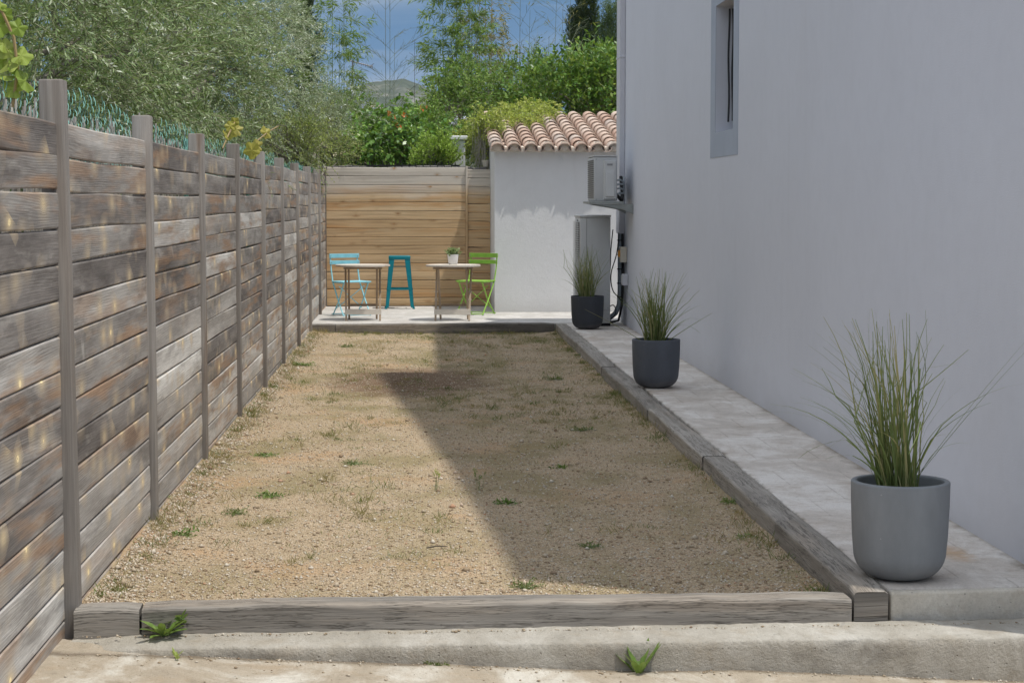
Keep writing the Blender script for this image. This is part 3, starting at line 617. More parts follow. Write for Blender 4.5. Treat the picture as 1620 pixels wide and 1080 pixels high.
XF = -1.372                                    # board face
fence = thing('board_fence', 'long weathered grey brown wooden board fence with ten posts along the gravel court', 'fence', (XF, 16.5, 0))
PY = [7.30 + 2.335 * k for k in range(-1, 9)]
toner = {(2, 8): .97, (2, 9): .99, (4, 3): .93, (3, 5): .9, (2, 3): .8, (6, 5): .96, (6, 8): .92, (1, 12): .72, (1, 13): .74, (0, 13): .75, (0, 12): .7, (0, 6): .68, (2, 12): .75, (3, 11): .78, (3, 12): .82, (4, 11): .8, (4, 12): .82, (5, 10): .8, (5, 11): .8, (6, 12): .82}
for b in range(10):
    y0 = PY[b] + .045; y1 = (PY[b + 1] if b < 9 else 27.97) + (.002 if b < 9 else 0); mb = MB(); top = 1.957 + max(0, b - 2) * .010 + R1.uniform(-.004, .004); i = 0; z = top; bot = -.14 if b == 0 else -.05
    while z > bot:
        h = .136 + R1.uniform(-.004, .005); zb = max(z - h, bot); base = R1.choice([.12, .2, .25, .3, .35, .4, .45, .5, .6]) + R1.uniform(-.05, .05)
        if b >= 1 and i > 10: base += .2
        base = toner.get((b, i), base)
        board(mb, (XF, y0), (XF, y1), zb + .004, z - .002, .028, (1, 0), min(1, max(0, base)), .009 if i < 3 else .005, seed=b * 40 + i)
        z = zb; i += 1
    mb.build('board_panel', M['fence'], fence, smooth=False)
for k, y in enumerate(PY):
    post_mesh(fence, XF - .066, XF + .028, y, y + .09, -.25, 2.105 - (0 if k == 1 else .03) + R1.uniform(-.008, .012), R1.uniform(.2, .8), 0.012 if k == 1 else R1.uniform(0, .006))

# back fence in honey pine
bfence = thing('board_fence', 'honey coloured horizontal pine board fence across the back of the terrace', 'fence', (-.15, 28.05, .11))
for (x0, x1, top, s) in ((-1.36, .685, 2.15, 500), (.715, 1.048, 2.125, 540)):
    mb = MB(); z = top; i = 0
    while z > .12:
        zb = max(z - .1275, .115); board(mb, (x0, 28.03), (x1, 28.03), zb + .003, z - .002, .027, (0, -1), min(1, max(0, R1.gauss(.5, .2))), .0035, seed=s + i, n=6); z = zb; i += 1
    mb.build('board_panel', M['back_fence'], bfence)
for x in (-1.395, .686):
    w = .032 if x < 0 else .028; mb = MB(); mb.box(x, x + w, 27.99, 28.10, .10, 2.17, .35, 2); mb.build('post', M['fence_post'] if x < 0 else M['back_fence'], bfence, bevel=.004)
mb = MB()
for k in range(24):
    x0 = -1.5 + 2.5 * k / 24; mb.box(x0, x0 + 2.5 / 24 - .003, 28.12, 28.32, -.3, 2.165 + R1.uniform(-.004, .012) + .012 * math.sin(k * .5), .5)
tag(mb.build('boundary_wall', M['coping'], bevel=.012), 'low dark stone wall top just showing above the honey pine fence', 'wall')

# green chain-link and dry reed screen above the left fence
wires = thing('chain_link_fence', 'green plastic chain-link mesh rising above the left board fence', 'fence', (-1.5, 16.5, 0))
pitch = .062; P0 = []; P1 = []
for w in range(int((27.7 - 5.0) / pitch)):
    y = 5.0 + w * pitch; zt = 2.10 + .02 * math.sin(y * 1.7) + R1.uniform(-.02, .03); z = zt; s = 1 if w % 2 else -1; j = 0; wob = R1.uniform(-.008, .008)
    ptsw = []
    while z > 1.72:
        ptsw.append((-1.475 + R1.uniform(-.006, .006) + (.007 if j % 2 else -.007) * s, y + (pitch * .55 if (j + w) % 2 else -pitch * .55) * (.55 if j == 0 else 1) + wob, z)); z -= .033 if j else .045; j += 1
    # rounded bends: insert soft corner points
    for a, b_ in zip(ptsw[:-1], ptsw[1:]):
        m = tuple((p + q) / 2 + (0.004 if i == 0 else 0) for i, (p, q) in enumerate(zip(a, b_))); P0 += [a, m]; P1 += [m, b_]
TV = tubes3(P0, P1, .0017, .0017); np_mesh('wire_mesh', TV, 4, np.full(len(TV), .5), M['wire'], wires)
for y in (8.2, 12.6, 17.1, 21.6, 26.0): mbp = MB(); mbp.tube([(-1.53, y, -.4), (-1.53, y, 2.06)], .016, 8); mbp.build('metal_post', M['wire'], wires, smooth=True)
reed = MB()
for k in range(6500):
    y = 5.0 + 22.6 * k / 900 + R1.uniform(-.01, .01); zt = 1.97 + R1.uniform(-.05, .09) + (.1 if R1.random() < .04 else 0); reed.tube([(-1.585 + R1.uniform(-.012, .012), y, -.3), (-1.585 + R1.uniform(-.02, .02), y + R1.uniform(-.02, .02), zt)], R1.uniform(.004, .008), 5, R1.random())
o = reed.build('reed_screen', M['reed']); tag(o, 'dry grey reed screen standing behind the green chain-link mesh', 'screen')

# ------------------------------------------------------------------ sleepers edging the court
def sleeper(p0, p1, w, zt, zb, label, rnd, side=1, rough=.004, n=14):
    """p0-p1: edge on the court-outside face line; width w to the left of travel"""
    p0 = Vector((*p0, 0)); p1 = Vector((*p1, 0)); d = p1 - p0; L = d.length; d.normalize(); nv = Vector((-d.y, d.x, 0)) * side; rr = random.Random(int(rnd * 9999)); mb = MB()
    prof = [(0, zb), (0, zt - .012), (.004, zt - .004), (.013, zt), (w / 2, zt + .001), (w - .013, zt), (w - .004, zt - .005), (w, zt - .014), (w, zb)]; k = len(prof); vs = []
    cum = [0]
    for j in range(1, k): cum.append(cum[-1] + math.hypot(prof[j][0] - prof[j - 1][0], prof[j][1] - prof[j - 1][1]))
    for i in range(n + 1):
        t = i / n; ed = .006 if i in (0, n) else 0
        q = p0 + d * (L * t)
        a = rough * math.sin(t * L * 2.1 + rnd * 30) + rr.uniform(-.5, .5) * rough; b = rr.uniform(-.6, .6) * rough + rough * math.sin(t * L * 1.3 + rnd * 50)
        for (o, z) in prof: p = q + nv * (o + (a if o < w / 2 else -a)); vs.append((p.x, p.y, z + (b if z > zb + .03 else 0) - (ed if z > zt - .013 else 0)))
    fs = []; uvs = []
    for i in range(n):
        for j in range(k - 1):
            fs.append((i * k + j, (i + 1) * k + j, (i + 1) * k + j + 1, i * k + j + 1)); ua, ub = rnd * 30 + L * i / n, rnd * 30 + L * (i + 1) / n; uvs.append([(ua, cum[j]), (ub, cum[j]), (ub, cum[j + 1]), (ua, cum[j + 1])])
    if side < 0: fs = [f[::-1] for f in fs]; uvs = [u[::-1] for u in uvs]
    mb.add(vs, fs, rnd, uvs)
    for e in (0, n):
        q = [vs[e * k + j] for j in range(k)]; mb.add(q, [tuple(range(k))], .12, [[(prof[j][0] * .25 + rnd * 9, prof[j][1] * 1.3 + 3) for j in range(k)]])
    o = mb.build('timber_sleeper', M['sleeper']); tag(o, label, 'sleeper', 'timber sleepers edging the gravel court')
GR = [.55, .3, .62, .7, .42, .58, .5, .25, .36, .66]
sleeper((-1.325, 7.225), (-1.078, 7.235), .155, .092, -.14, 'short sleeper offcut at the left end of the front edge, against the fence', .66, rough=.002, n=4)
sleeper((-1.068, 7.235), (1.702, 7.318), .155, .094, -.14, 'long grey sleeper across the front of the gravel court', .52, n=24)
ys = [7.33, 9.0, 11.35, 14.0, 17.65, 20.9, 23.93]
labs = ['sleeper with its cut dark end showing beside the nearest planter', 'right edge sleeper just beyond the nearest planter, darker top', 'right edge sleeper midway between the nearest and the middle planter', 'right edge sleeper beside the middle planter', 'right edge sleeper just beyond the middle planter', 'farthest right edge sleeper, ending beside the far planter']
for k in range(6): sleeper((1.712 + (.012 if k == 1 else 0) - (.015 if k in (3, 4) else 0), ys[k] + .007), (1.712 - (.014 if k in (2, 3) else 0), ys[k + 1] - .007), .142, .118 - (.004 if k % 2 else 0), -.14, labs[k], [.5, .72, .95, .6, .85, .7][k], side=-1)
sleeper((-1.355, 23.84), (-1.06, 23.84), .17, .115, -.1, 'short sleeper at the left end of the terrace edge', .3, n=4)
sleeper((-1.052, 23.84), (1.70, 23.84), .17, .117, -.1, 'long dark sleeper along the front edge of the terrace', .22, n=20)

# ------------------------------------------------------------------ house on the right
XW = 2.57
house = thing('white_house', 'tall white rendered house wall with a narrow slit window on the right', 'house', (XW, 15, 0))
prof = [(6.93, 6.66), (10.3, 7.4), (15.5, 9.0), (16.43, 9.27), (16.52, 9.3), (16.5201, 7.5), (22.4, 7.43), (23.1, 5.6), (24.14, 4.35)]
mb = MB(); wy0, wy1, wz0, wz1, wd = 15.5, 16.43, 2.245, 3.33, .22
def hq(mb, pts): mb.add(pts, [tuple(range(len(pts)))])
for (ya, ha), (yb, hb) in zip(prof[:-1], prof[1:]):
    if yb - ya < .01: continue
    if ya > wy0 - 1e-6 and yb < wy1 + 1e-6:
        hq(mb, [(XW, ya, -.42), (XW, ya, wz0), (XW, yb, wz0), (XW, yb, -.42)]); hq(mb, [(XW, ya, wz1), (XW, ya, ha), (XW, yb, hb), (XW, yb, wz1)])
    else: hq(mb, [(XW, ya, -.42), (XW, ya, ha), (XW, yb, hb), (XW, yb, -.42)])
XB = 9.0
hq(mb, [(XW, wy0, wz0), (XW, wy0, wz1), (XW + wd, wy0, wz1), (XW + wd, wy0, wz0)]); hq(mb, [(XW, wy1, wz0), (XW + wd, wy1, wz0), (XW + wd, wy1, wz1), (XW, wy1, wz1)])
hq(mb, [(XW, wy0, wz0), (XW + wd, wy0, wz0), (XW + wd, wy1, wz0), (XW, wy1, wz0)]); hq(mb, [(XW, wy0, wz1), (XW, wy1, wz1), (XW + wd, wy1, wz1), (XW + wd, wy0, wz1)])
hq(mb, [(XW, 6.93, -.42), (XB, 6.93, -.42), (XB, 6.93, 6.66), (XW, 6.93, 6.66)]); hq(mb, [(XW, 24.14, -.42), (XW, 24.14, 4.35), (XB, 24.14, 4.35), (XB, 24.14, -.42)])
hq(mb, [(XB, y, -.42) for y in (6.93,)] + [(XB, 24.14, -.42)] + [(XB, y, h) for y, h in prof[::-1]])
hq(mb, [(XW, 16.52, 7.5), (XW, 16.52, 9.3), (XB, 16.52, 9.3), (XB, 16.52, 7.5)])
mb.build('wall', M['house_wall'], house)
mb = MB()
for (ya, ha), (yb, hb) in zip(prof[:-1], prof[1:]):
    if yb - ya > .01: mb.add([(XW - .0, ya, ha + .003), (XB, ya, ha + .003), (XB, yb, hb + .003), (XW, yb, hb + .003), (XW, ya, ha + .07), (XB, ya, ha + .07), (XB, yb, hb + .07), (XW, yb, hb + .07)], [(3, 2, 1, 0), (4, 5, 6, 7), (0, 1, 5, 4), (1, 2, 6, 5), (2, 3, 7, 6), (3, 0, 4, 7)])
mb.build('roof', M['tile'], house)
win = MB(); xo = XW - .004                       # flat painted band round the opening
for (ya, yb, za, zb) in ((15.26, wy0, 2.03, 3.6), (wy1, 16.70, 2.03, 3.6), (wy0, wy1, 2.03, wz0), (wy0, wy1, wz1, 3.6)): win.box(xo, XW - .0005, ya, yb, za, zb)
win.build('window_surround', M['surround'], house)
wf = MB(); xg = XW + .15
for (ya, yb, za, zb) in ((wy0, wy0 + .05, wz0, wz1), (wy1 - .05, wy1, wz0, wz1), (wy0 + .05, wy1 - .05, wz0, wz0 + .05), (wy0 + .05, wy1 - .05, wz1 - .05, wz1)): wf.box(xg, xg + .06, ya, yb, za + .001, zb - .001)
wfo = wf.build('window_frame', M['frame'], house, bevel=.003)
gl = MB(); gl.box(xg + .025, xg + .032, wy0 + .05, wy1 - .05, wz0 + .05, wz1 - .05); gl.build('pane', M['glass'], wfo)
for dx in (.095, .128):
    gb = MB(); gb.tube([(XW + dx + .004 * math.sin(z * 9 + dx * 40), wy1 - .10, z) for z in np.linspace(wz0 + .06 + dx * .3, wz1 - .03, 14)], .009, 7); gb.build('window_bar', M['frame'], house, smooth=True)
tr = MB(); tr.box(2.500, XW - .002, 23.68, 24.06, 1.25, 5.2); tr.box(2.494, XW - .002, 23.672, 24.07, 3.43, 3.46); tr.build('cable_trunking', M['trunking'], house, bevel=.006)

# pipes, cables and boxes below the trunking
pl = thing('pipe_run', 'lagged pipes with black cables dropping from the trunking to the tall unit', 'pipes', (2.5, 23.8, .11))
p = MB(); p.tube([(2.525, 23.78, 1.26), (2.525, 23.78, .52), (2.515, 23.78, .36), (2.47, 23.78, .25), (2.40, 23.80, .19), (2.345, 23.82, .18)], .033, 10); p.build('lagged_pipe', M['pipe'], pl, smooth=True)
p = MB(); p.tube([(2.545, 23.70, 1.26), (2.55, 23.70, .6), (2.54, 23.70, .35), (2.50, 23.72, .16), (2.42, 23.75, .14), (2.35, 23.8, .15)], .016, 10); p.build('black_conduit', M['cable'], pl, smooth=True)
for k, pts in enumerate(([(2.44, 23.86, 1.3), (2.41, 23.8, 1.05), (2.40, 23.78, .82), (2.37, 23.74, .62), (2.352, 23.7, .55)], [(2.50, 23.7, 1.26), (2.47, 23.68, 1.0), (2.40, 23.68, .75), (2.42, 23.68, .55), (2.50, 23.70, .45), (2.54, 23.71, .4)], [(2.36, 23.6, .33), (2.42, 23.62, .36), (2.46, 23.64, .30), (2.44, 23.66, .22), (2.38, 23.7, .17)])):
    q = [Vector(a) for a in pts]; out = []
    for i in range(len(q) - 1):
        a, b, c, d = q[max(0, i - 1)], q[i], q[i + 1], q[min(len(q) - 1, i + 2)]
        for t in (0, .25, .5, .75): out.append(.5 * ((2 * b) + (c - a) * t + (2 * a - 5 * b + 4 * c - d) * t * t + (3 * b - a - 3 * c + d) * t ** 3))
    out.append(q[-1]); p = MB(); p.tube(out, .007, 6); p.build('cable', M['cable'], pl, smooth=True)
for z in (1.16, .98, .8, .62, .45): p = MB(); p.box(2.488, 2.562, 23.742, 23.818, z, z + .012); p.build('pipe_clip', M['cable'], pl)
jb = thing('junction_box', 'beige electrical junction box with an orange tab above the white one', 'box', (2.5, 23.45, .9)); p = MB(); p.box(2.485, 2.566, 23.38, 23.55, .90, 1.09); p.build('case', M['beige_box'], jb, bevel=.008); p = MB(); p.box(2.462, 2.4835, 23.40, 23.47, .965, 1.05); p.build('switch_tab', M['orange'], jb, bevel=.004)
jb = thing('junction_box', 'small white electrical box below the beige one', 'box', (2.5, 23.3, .62)); p = MB(); p.box(2.50, 2.566, 23.25, 23.38, .62, .76); p.build('case', M['trunking'], jb, bevel=.006); p = MB(); p.box(2.493, 2.499, 23.265, 23.365, .635, .745); p.build('lid', M['ac_cover'], jb, bevel=.002)

# ------------------------------------------------------------------ air conditioners
ac = thing('air_conditioner', 'cream outdoor air conditioning unit on a wall bracket beside the house corner', 'air conditioner', (2.24, 23.1, 1.64))
x0, x1, y0, y1, z0, z1 = 2.095, 2.378, 22.75, 23.55, 1.655, 2.185
p = MB(); p.box(x0, x1, y0, y1, z0, z1); p.build('casing', M['ac'], ac, bevel=.014, smooth=True)
p = MB(); p.box(x0 - .006, x1 + .004, y0 - .006, y1 + .006, z1 + .001, z1 + .014); p.build('top_cover', M['ac'], ac, bevel=.004)
p = MB()
p.add([(2.21, y0 - .002, z0 + .02), (2.365, y0 - .002, z0 + .02), (2.365, y0 - .002, z1 - .04), (2.21, y0 - .002, z1 - .04), (2.225, y0 - .022, z0 + .03), (2.355, y0 - .022, z0 + .03), (2.355, y0 - .022, z1 - .05), (2.225, y0 - .022, z1 - .05)], [(4, 5, 6, 7)[::-1][::-1], (0, 1, 5, 4), (1, 2, 6, 5), (2, 3, 7, 6), (3, 0, 4, 7)])
p.add([(2.235, y0 - .023, z0 + .05), (2.345, y0 - .023, z0 + .05), (2.345, y0 - .023, z1 - .15), (2.235, y0 - .023, z1 - .15), (2.243, y0 - .042, z0 + .06), (2.337, y0 - .042, z0 + .06), (2.330, y0 - .030, z1 - .19), (2.25, y0 - .030, z1 - .19)], [(4, 5, 6, 7), (0, 1, 5, 4), (1, 2, 6, 5), (2, 3, 7, 6), (3, 0, 4, 7)])
p.build('connector_cover', M['ac_cover'], ac)
p = MB(); p.box(2.252, 2.318, y0 - .0245, y0 - .0215, z1 - .105, z1 - .082); p.build('badge', M['badge'], ac)
p = MB()
for k in range(19): z = z0 + .04 + k * .0245; p.box(x0 - .010, x0 - .001, y0 + .03, y1 - .05, z, z + .013)
p.build('grille', M['ac_dark'], ac)
for (sx, sz) in ((x0 + .03, z0 + .02), (x1 - .01, z0 + .02), (x0 + .03, z1 - .03)): p = MB(); p.tube([(sx, y0 - .004, sz), (sx, y0 + .002, sz)], .006, 8); p.build('screw', M['badge'], ac)
br = thing('wall_bracket', 'galvanised shelf bracket carrying the wall air conditioning unit', 'bracket', (2.3, 23.1, 1.6))
p = MB(); p.box(2.04, 2.45, 22.70, 23.60, 1.625, 1.6525); p.build('shelf', M['bracket'], br, bevel=.003)
for y in (22.72, 23.55):
    p = MB(); p.add([(2.06, y, 1.622), (2.565, y, 1.622), (2.565, y, 1.50), (2.45, y, 1.555), (2.06, y + .03, 1.622), (2.565, y + .03, 1.622), (2.565, y + .03, 1.50), (2.45, y + .03, 1.555)], [(0, 1, 2, 3), (7, 6, 5, 4), (0, 4, 5, 1), (1, 5, 6, 2), (2, 6, 7, 3), (3, 7, 4, 0)]); p.build('support_arm', M['bracket'], br)
p = MB()
for k, z in enumerate((1.90, 1.85, 1.80, 1.74)): p.tube([(x1 - .005, 22.86, z), (x1 + .04, 22.84, z + .012), (x1 + .09, 22.9, z - .01 + .02 * (k % 2)), (2.52, 23.3, z + .05), (2.535, 23.66, z + .04)], .011, 7)
t = p.build('refrigerant_pipes', M['pipe'], ac, smooth=True)
p = MB(); p.tube([(x1 + .01, 22.86, 1.72), (x1 + .07, 22.9, 1.66), (x1 + .10, 23.1, 1.76), (x1 + .10, 23.3, 1.95)], .022, 8); p.build('cable', M['cable'], ac, smooth=True)

hp = thing('heat_pump', 'tall cream double-fan outdoor heat pump standing behind the far planter', 'heat pump', (2.17, 23.75, .11))
x0, x1, y0, y1, z0, z1 = 1.985, 2.358, 23.34, 24.16, .15, 1.455
p = MB(); p.box(x0, x1, y0, y1, z0, z1); p.build('casing', M['ac'], hp, bevel=.01, smooth=True)
p = MB(); p.box(x0 - .01, x1 + .006, y0 - .008, y1 + .008, z1 + .001, z1 + .028); p.build('top_cover', M['ac'], hp, bevel=.008, smooth=True)
p = MB(); p.box(x0 + .075, x0 + .079, y0 - .0025, y0 - .0005, z0 + .02, z1 - .01); p.box(x0 + .005, x1 - .005, y0 - .0025, y0 - .0005, z0 + .16, z0 + .163); p.build('panel_seam', M['ac_dark'], hp)
p = MB()
for k in range(44): z = z0 + .06 + k * .0275; p.box(x0 - .026, x0 - .001, y0 + .05, y1 - .06, z, z + .008)
for k in range(5): y = y0 + .06 + k * .16; p.box(x0 - .030, x0 - .0265, y, y + .008, z0 + .05, z1 - .05)
p.build('grille', M['ac_cover'], hp)
for z in (.47, 1.08): p = MB(); p.lathe([(.001, 0), (.24, 0), (.24, .004), (.001, .004)], 32); fo = p.build('fan_opening', M['ac_dark'], hp, world=False); fo.rotation_euler = (0, -math.pi / 2, 0); fo.location = (x0 - .0045 - 2.17 + .004, 0, z - .0)
for y in (y0 + .08, y1 - .16): p = MB(); p.box(x0 - .01, x1 + .01, y, y + .07, .112, .149); p.build('foot', M['iron'], hp)
for (a, b) in ((x0 + .03, z0 + .19), (x1 - .03, z0 + .19), (x1 - .03, z0 + .06)): p = MB(); p.tube([(a, y0 - .004, b), (a, y0 + .001, b)], .007, 8); p.build('screw', M['badge'], hp)

# ------------------------------------------------------------------ shed with canal tiles
shed = thing('shed', 'small white rendered shed with a sloping clay canal tile roof', 'shed', (2.6, 28.5, .1))
SX0, SX1, SY0, SY1 = 1.05, 4.3, 26.41, 30.6; SL = .155; ez = 2.34
mb = MB(); zb_ = ez + SL * (SY1 - SY0)
hq(mb, [(SX0, SY0, .0), (SX1, SY0, .0), (SX1, SY0, ez), (SX0, SY0, ez)]); hq(mb, [(SX0, SY1, .0), (SX0, SY0, .0), (SX0, SY0, ez), (SX0, SY1, zb_)]); hq(mb, [(SX1, SY0, .0), (SX1, SY1, .0), (SX1, SY1, zb_), (SX1, SY0, ez)]); hq(mb, [(SX1, SY1, .0), (SX0, SY1, .0), (SX0, SY1, zb_), (SX1, SY1, zb_)])
hq(mb, [(SX0, SY0, ez), (SX1, SY0, ez), (SX1, SY1, zb_), (SX0, SY1, zb_)])
mb.build('wall', M['shed_wall'], shed, bevel=.012)
mb = MB(); mort = MB(); rt = random.Random(3); nrow = 11; step = .385
def tile(mb, xc, ylow, zl, r0, r1, L, rnd, down=False, n=9):
    vs = []; 
    for (y, r, zz) in ((ylow, r0, zl + .010), (ylow + L, r1, zl + SL * L - .004)):
        for s in (0, 1):
            for k in range(n):
                an = math.pi * k / (n - 1); rr = r - .013 * s; zc = math.sin(an) * rr * .86; vs.append((xc + math.cos(an) * rr, y, zz + (-zc if down else zc)))
    fs = []
    for k in range(n - 1):
        fs += [(k, k + 1, 2 * n + k + 1, 2 * n + k), (n + k + 1, n + k, 3 * n + k, 3 * n + k + 1), (k + 1, k, n + k, n + k + 1), (2 * n + k, 2 * n + k + 1, 3 * n + k + 1, 3 * n + k)]
    fs += [(0, 2 * n, 3 * n, n), (n - 1, 2 * n - 1, 4 * n - 1, 3 * n - 1)]
    mb.add(vs, fs, rnd)
ncol = 14; sp = .232
for c in range(ncol):
    xc = 1.085 + c * sp
    for r in range(nrow):
        y = 26.235 + r * step + rt.uniform(-.015, .015); z = ez + .045 + SL * (y - SY0)
        tile(mb, xc + rt.uniform(-.008, .008), y, z, .104, .086, .46, min(1, max(0, rt.gauss(.55, .2))))
        tile(mb, xc + sp / 2, y + .03, z + .035, .082, .098, .46, min(1, max(0, rt.gauss(.6, .2))), True)
    mort.tube([(xc + sp * .5, 26.265, ez + .03), (xc + sp * .5, 26.5, ez + .04 + SL * .1)], .03, 8); mort.tube([(xc, 26.30, ez + .075), (xc, 26.5, ez + .08)], .07, 10)
mort.box(.985, 4.3, 26.33, 26.409, ez + .0, ez + .045)
mb.build('roof', M['tile'], shed, smooth=True); mort.build('eave_mortar', M['mortar'], shed, smooth=True)

# white pillar behind the back fence, little pot, railing
pil = thing('pillar', 'pale painted square pillar with a capping slab behind the back fence', 'pillar', (.60, 29.6, -.4)); c0 = atY(725, 240, 29.6)
p = MB(); p.box(c0.x - .105, c0.x + .105, 29.5, 29.71, -.4, 2.60); p.build('shaft', M['pillar'], pil, bevel=.008)
p = MB(); p.box(c0.x - .145, c0.x + .145, 29.46, 29.75, 2.601, 2.665); p.build('cap', M['pillar'], pil, bevel=.014)
c1 = atY(768, 262, 28.22); p = MB(); p.lathe([(.035, 2.165), (.05, 2.245), (.055, 2.246), (.055, 2.262), (.045, 2.262), (.042, 2.22)], 16, (c1.x, 28.22)); o = p.build('flower_pot', M['beige_box'], smooth=True); tag(o, 'tiny beige flower pot standing on the dark wall beside the shed', 'flower pot')
rl = thing('railing', 'dark iron railing standing in front of the trumpet vine above the back fence', 'railing', (-.4, 28.9, -.3)); p = MB()
for k in range(17): x = -1.05 + k * .1; p = MB(); p.tube([(x, 28.9, -.4), (x, 28.9, 2.24 + .03 * (k % 2))], .008, 6); p.build('baluster', M['iron'], rl)
p = MB(); p.box(-1.1, .62, 28.885, 28.915, 2.18, 2.205); p.build('top_rail', M['iron'], rl)

# distant house and tv antenna
dc = atY(594, 171, 1300); dh = thing('distant_house', 'small distant house with a pinkish tiled roof on the slope of the hill', 'house', (dc.x, 1304, dc.z - 8))
p = MB(); p.box(dc.x - 4.5, dc.x + 4.5, 1300, 1308, dc.z - 9, dc.z); p.build('wall', M['mortar'], dh)
p = MB(); p.add([(dc.x - 5, 1299.4, dc.z), (dc.x + 5, 1299.4, dc.z), (dc.x + 5, 1308.6, dc.z), (dc.x - 5, 1308.6, dc.z), (dc.x - 5, 1304, dc.z + 1.8), (dc.x + 5, 1304, dc.z + 1.8)], [(0, 1, 5, 4), (2, 3, 4, 5), (0, 4, 3), (1, 2, 5), (3, 2, 1, 0)]); p.build('roof', M['tile'], dh)
for dx in (-2.6, 1.6): p = MB(); p.box(dc.x + dx, dc.x + dx + 1, 1299.9, 1299.99, dc.z - 2.2, dc.z - .8); p.build('window', M['glass'], dh)
Ya = 48.; a0 = atY(558, 140, Ya); a1 = atY(558, 95, Ya); a2 = atY(590, 106, Ya); a3 = atY(557, 98, Ya)
ant = thing('tv_antenna', 'rooftop television antenna on a thin mast against the sky', 'antenna', (a0.x, Ya, -.4))
p = MB(); p.tube([(a0.x, Ya, -.4), (a1.x, Ya, a1.z)], .022, 8); p.build('mast', M['zinc'], ant, smooth=True)
p = MB(); p.tube([a3 + Vector((-.12, 0, .04)), a2], .014, 6); p.build('boom', M['zinc'], ant)
p = MB()
for k in range(9):
    t = k / 8; q = a3.lerp(a2, .12 + .85 * t); hl = .18 - .10 * t; p.tube([q + Vector((0, -hl, 0)), q + Vector((0, hl, 0))], .008, 5); p.tube([q + Vector((0, 0, -.03 - .02 * (k % 2))), q + Vector((0, 0, .03))], .008, 5)
for s in (-1, 1): p.tube([a2 + Vector((-.08, 0, 0)), a2 + Vector((.02, 0, .08 * s))], .008, 5)
p.build('elements', M['zinc'], ant)

# ================================================================== FURNITURE
def copy_tree(o, parent=None):
    c = o.copy(); link(c); c.parent = parent
    for ch in list(o.children): copy_tree(ch, c)
    return c
def bistro_chair(label, mat, loc, rz):
    """local: faces -Y, seat centre over the origin"""
    t = thing('bistro_chair', label, 'chair', loc, rz); W = .20
    # back-leg frame: from the top of the backrest (rear) down forwards to the front foot ; front-leg: from the seat front down to the rear foot
    for s in (-1, 1):
        p = MB(); x = s * W
        pts = [(x, .235, .82), (x, .205, .62), (x, .155, .455), (x, -.02, .21), (x, -.19, .008)]; p.tube(pts, .0095, 6); p.build('back_leg', mat, t, False, smooth=True)
        p = MB(); x = s * (W - .02); p.tube([(x, -.16, .445), (x, -.01, .215), (x, .19, .008)], .0095, 6); p.build('front_leg', mat, t, False, smooth=True)
    for z0, z1, y in ((.775, .832, .231), (.688, .74, .217)):
        p = MB(); vs = []
        for i in range(9):
            q = -1 + i / 4; x = q * .222; yy = y - .010 + .012 * (1 - q * q); 
            vs += [(x, yy - .012, z0), (x, yy - .016 + .002, z1), (x, yy - .001, z1), (x, yy + .002, z0)]
        fs = []
        for i in range(8):
            for k in range(4): fs.append((i * 4 + k, i * 4 + (k + 1) % 4, i * 4 + 4 + (k + 1) % 4, i * 4 + 4 + k))
        fs += [(3, 2, 1, 0), (32, 33, 34, 35)]; p.add(vs, fs); sl = p.build('back_slat', mat, t, False, bevel=.004)
        for s in (-1, 1): sc = MB(); sc.tube([(s * .20, y - .027, (z0 + z1) / 2), (s * .20, y - .008, (z0 + z1) / 2)], .006, 8); sc.build('screw', M['badge'], sl, False)
    p = MB()
    for k in range(7): y = -.19 + k * .052; p.box(-.215, .215, y, y + .042, .452, .468)
    p.build('seat', mat, t, False, bevel=.004)
    for s in (-1, 1): p = MB(); p.box(s * .18 - .011, s * .18 + .011, -.185, .165, .440, .4515); p.build('seat_rail', mat, t, False)
    for a_, b_ in (((-W + .01, -.02, .40), (W - .01, .06, .10)), ((W - .01, -.018, .40), (-W + .01, .062, .10))): p = MB(); p.tube([a_, b_], .006, 6); p.build('cross_brace', mat, t, False, smooth=True)
    for y, z in ((-.187, .018), (.185, .018)): p = MB(); p.tube([(-W - .005, y, z), (W + .005, y, z)], .007, 6); p.build('floor_bar', mat, t, False, smooth=True)
    return t
bistro_chair('sky blue folding bistro chair with slatted seat behind the left table', M['blue'], (-.925, 25.75, .112), math.radians(27))
bistro_chair('lime green folding bistro chair with slatted seat behind the right table', M['green'], (.775, 25.9, .112), math.radians(-30))

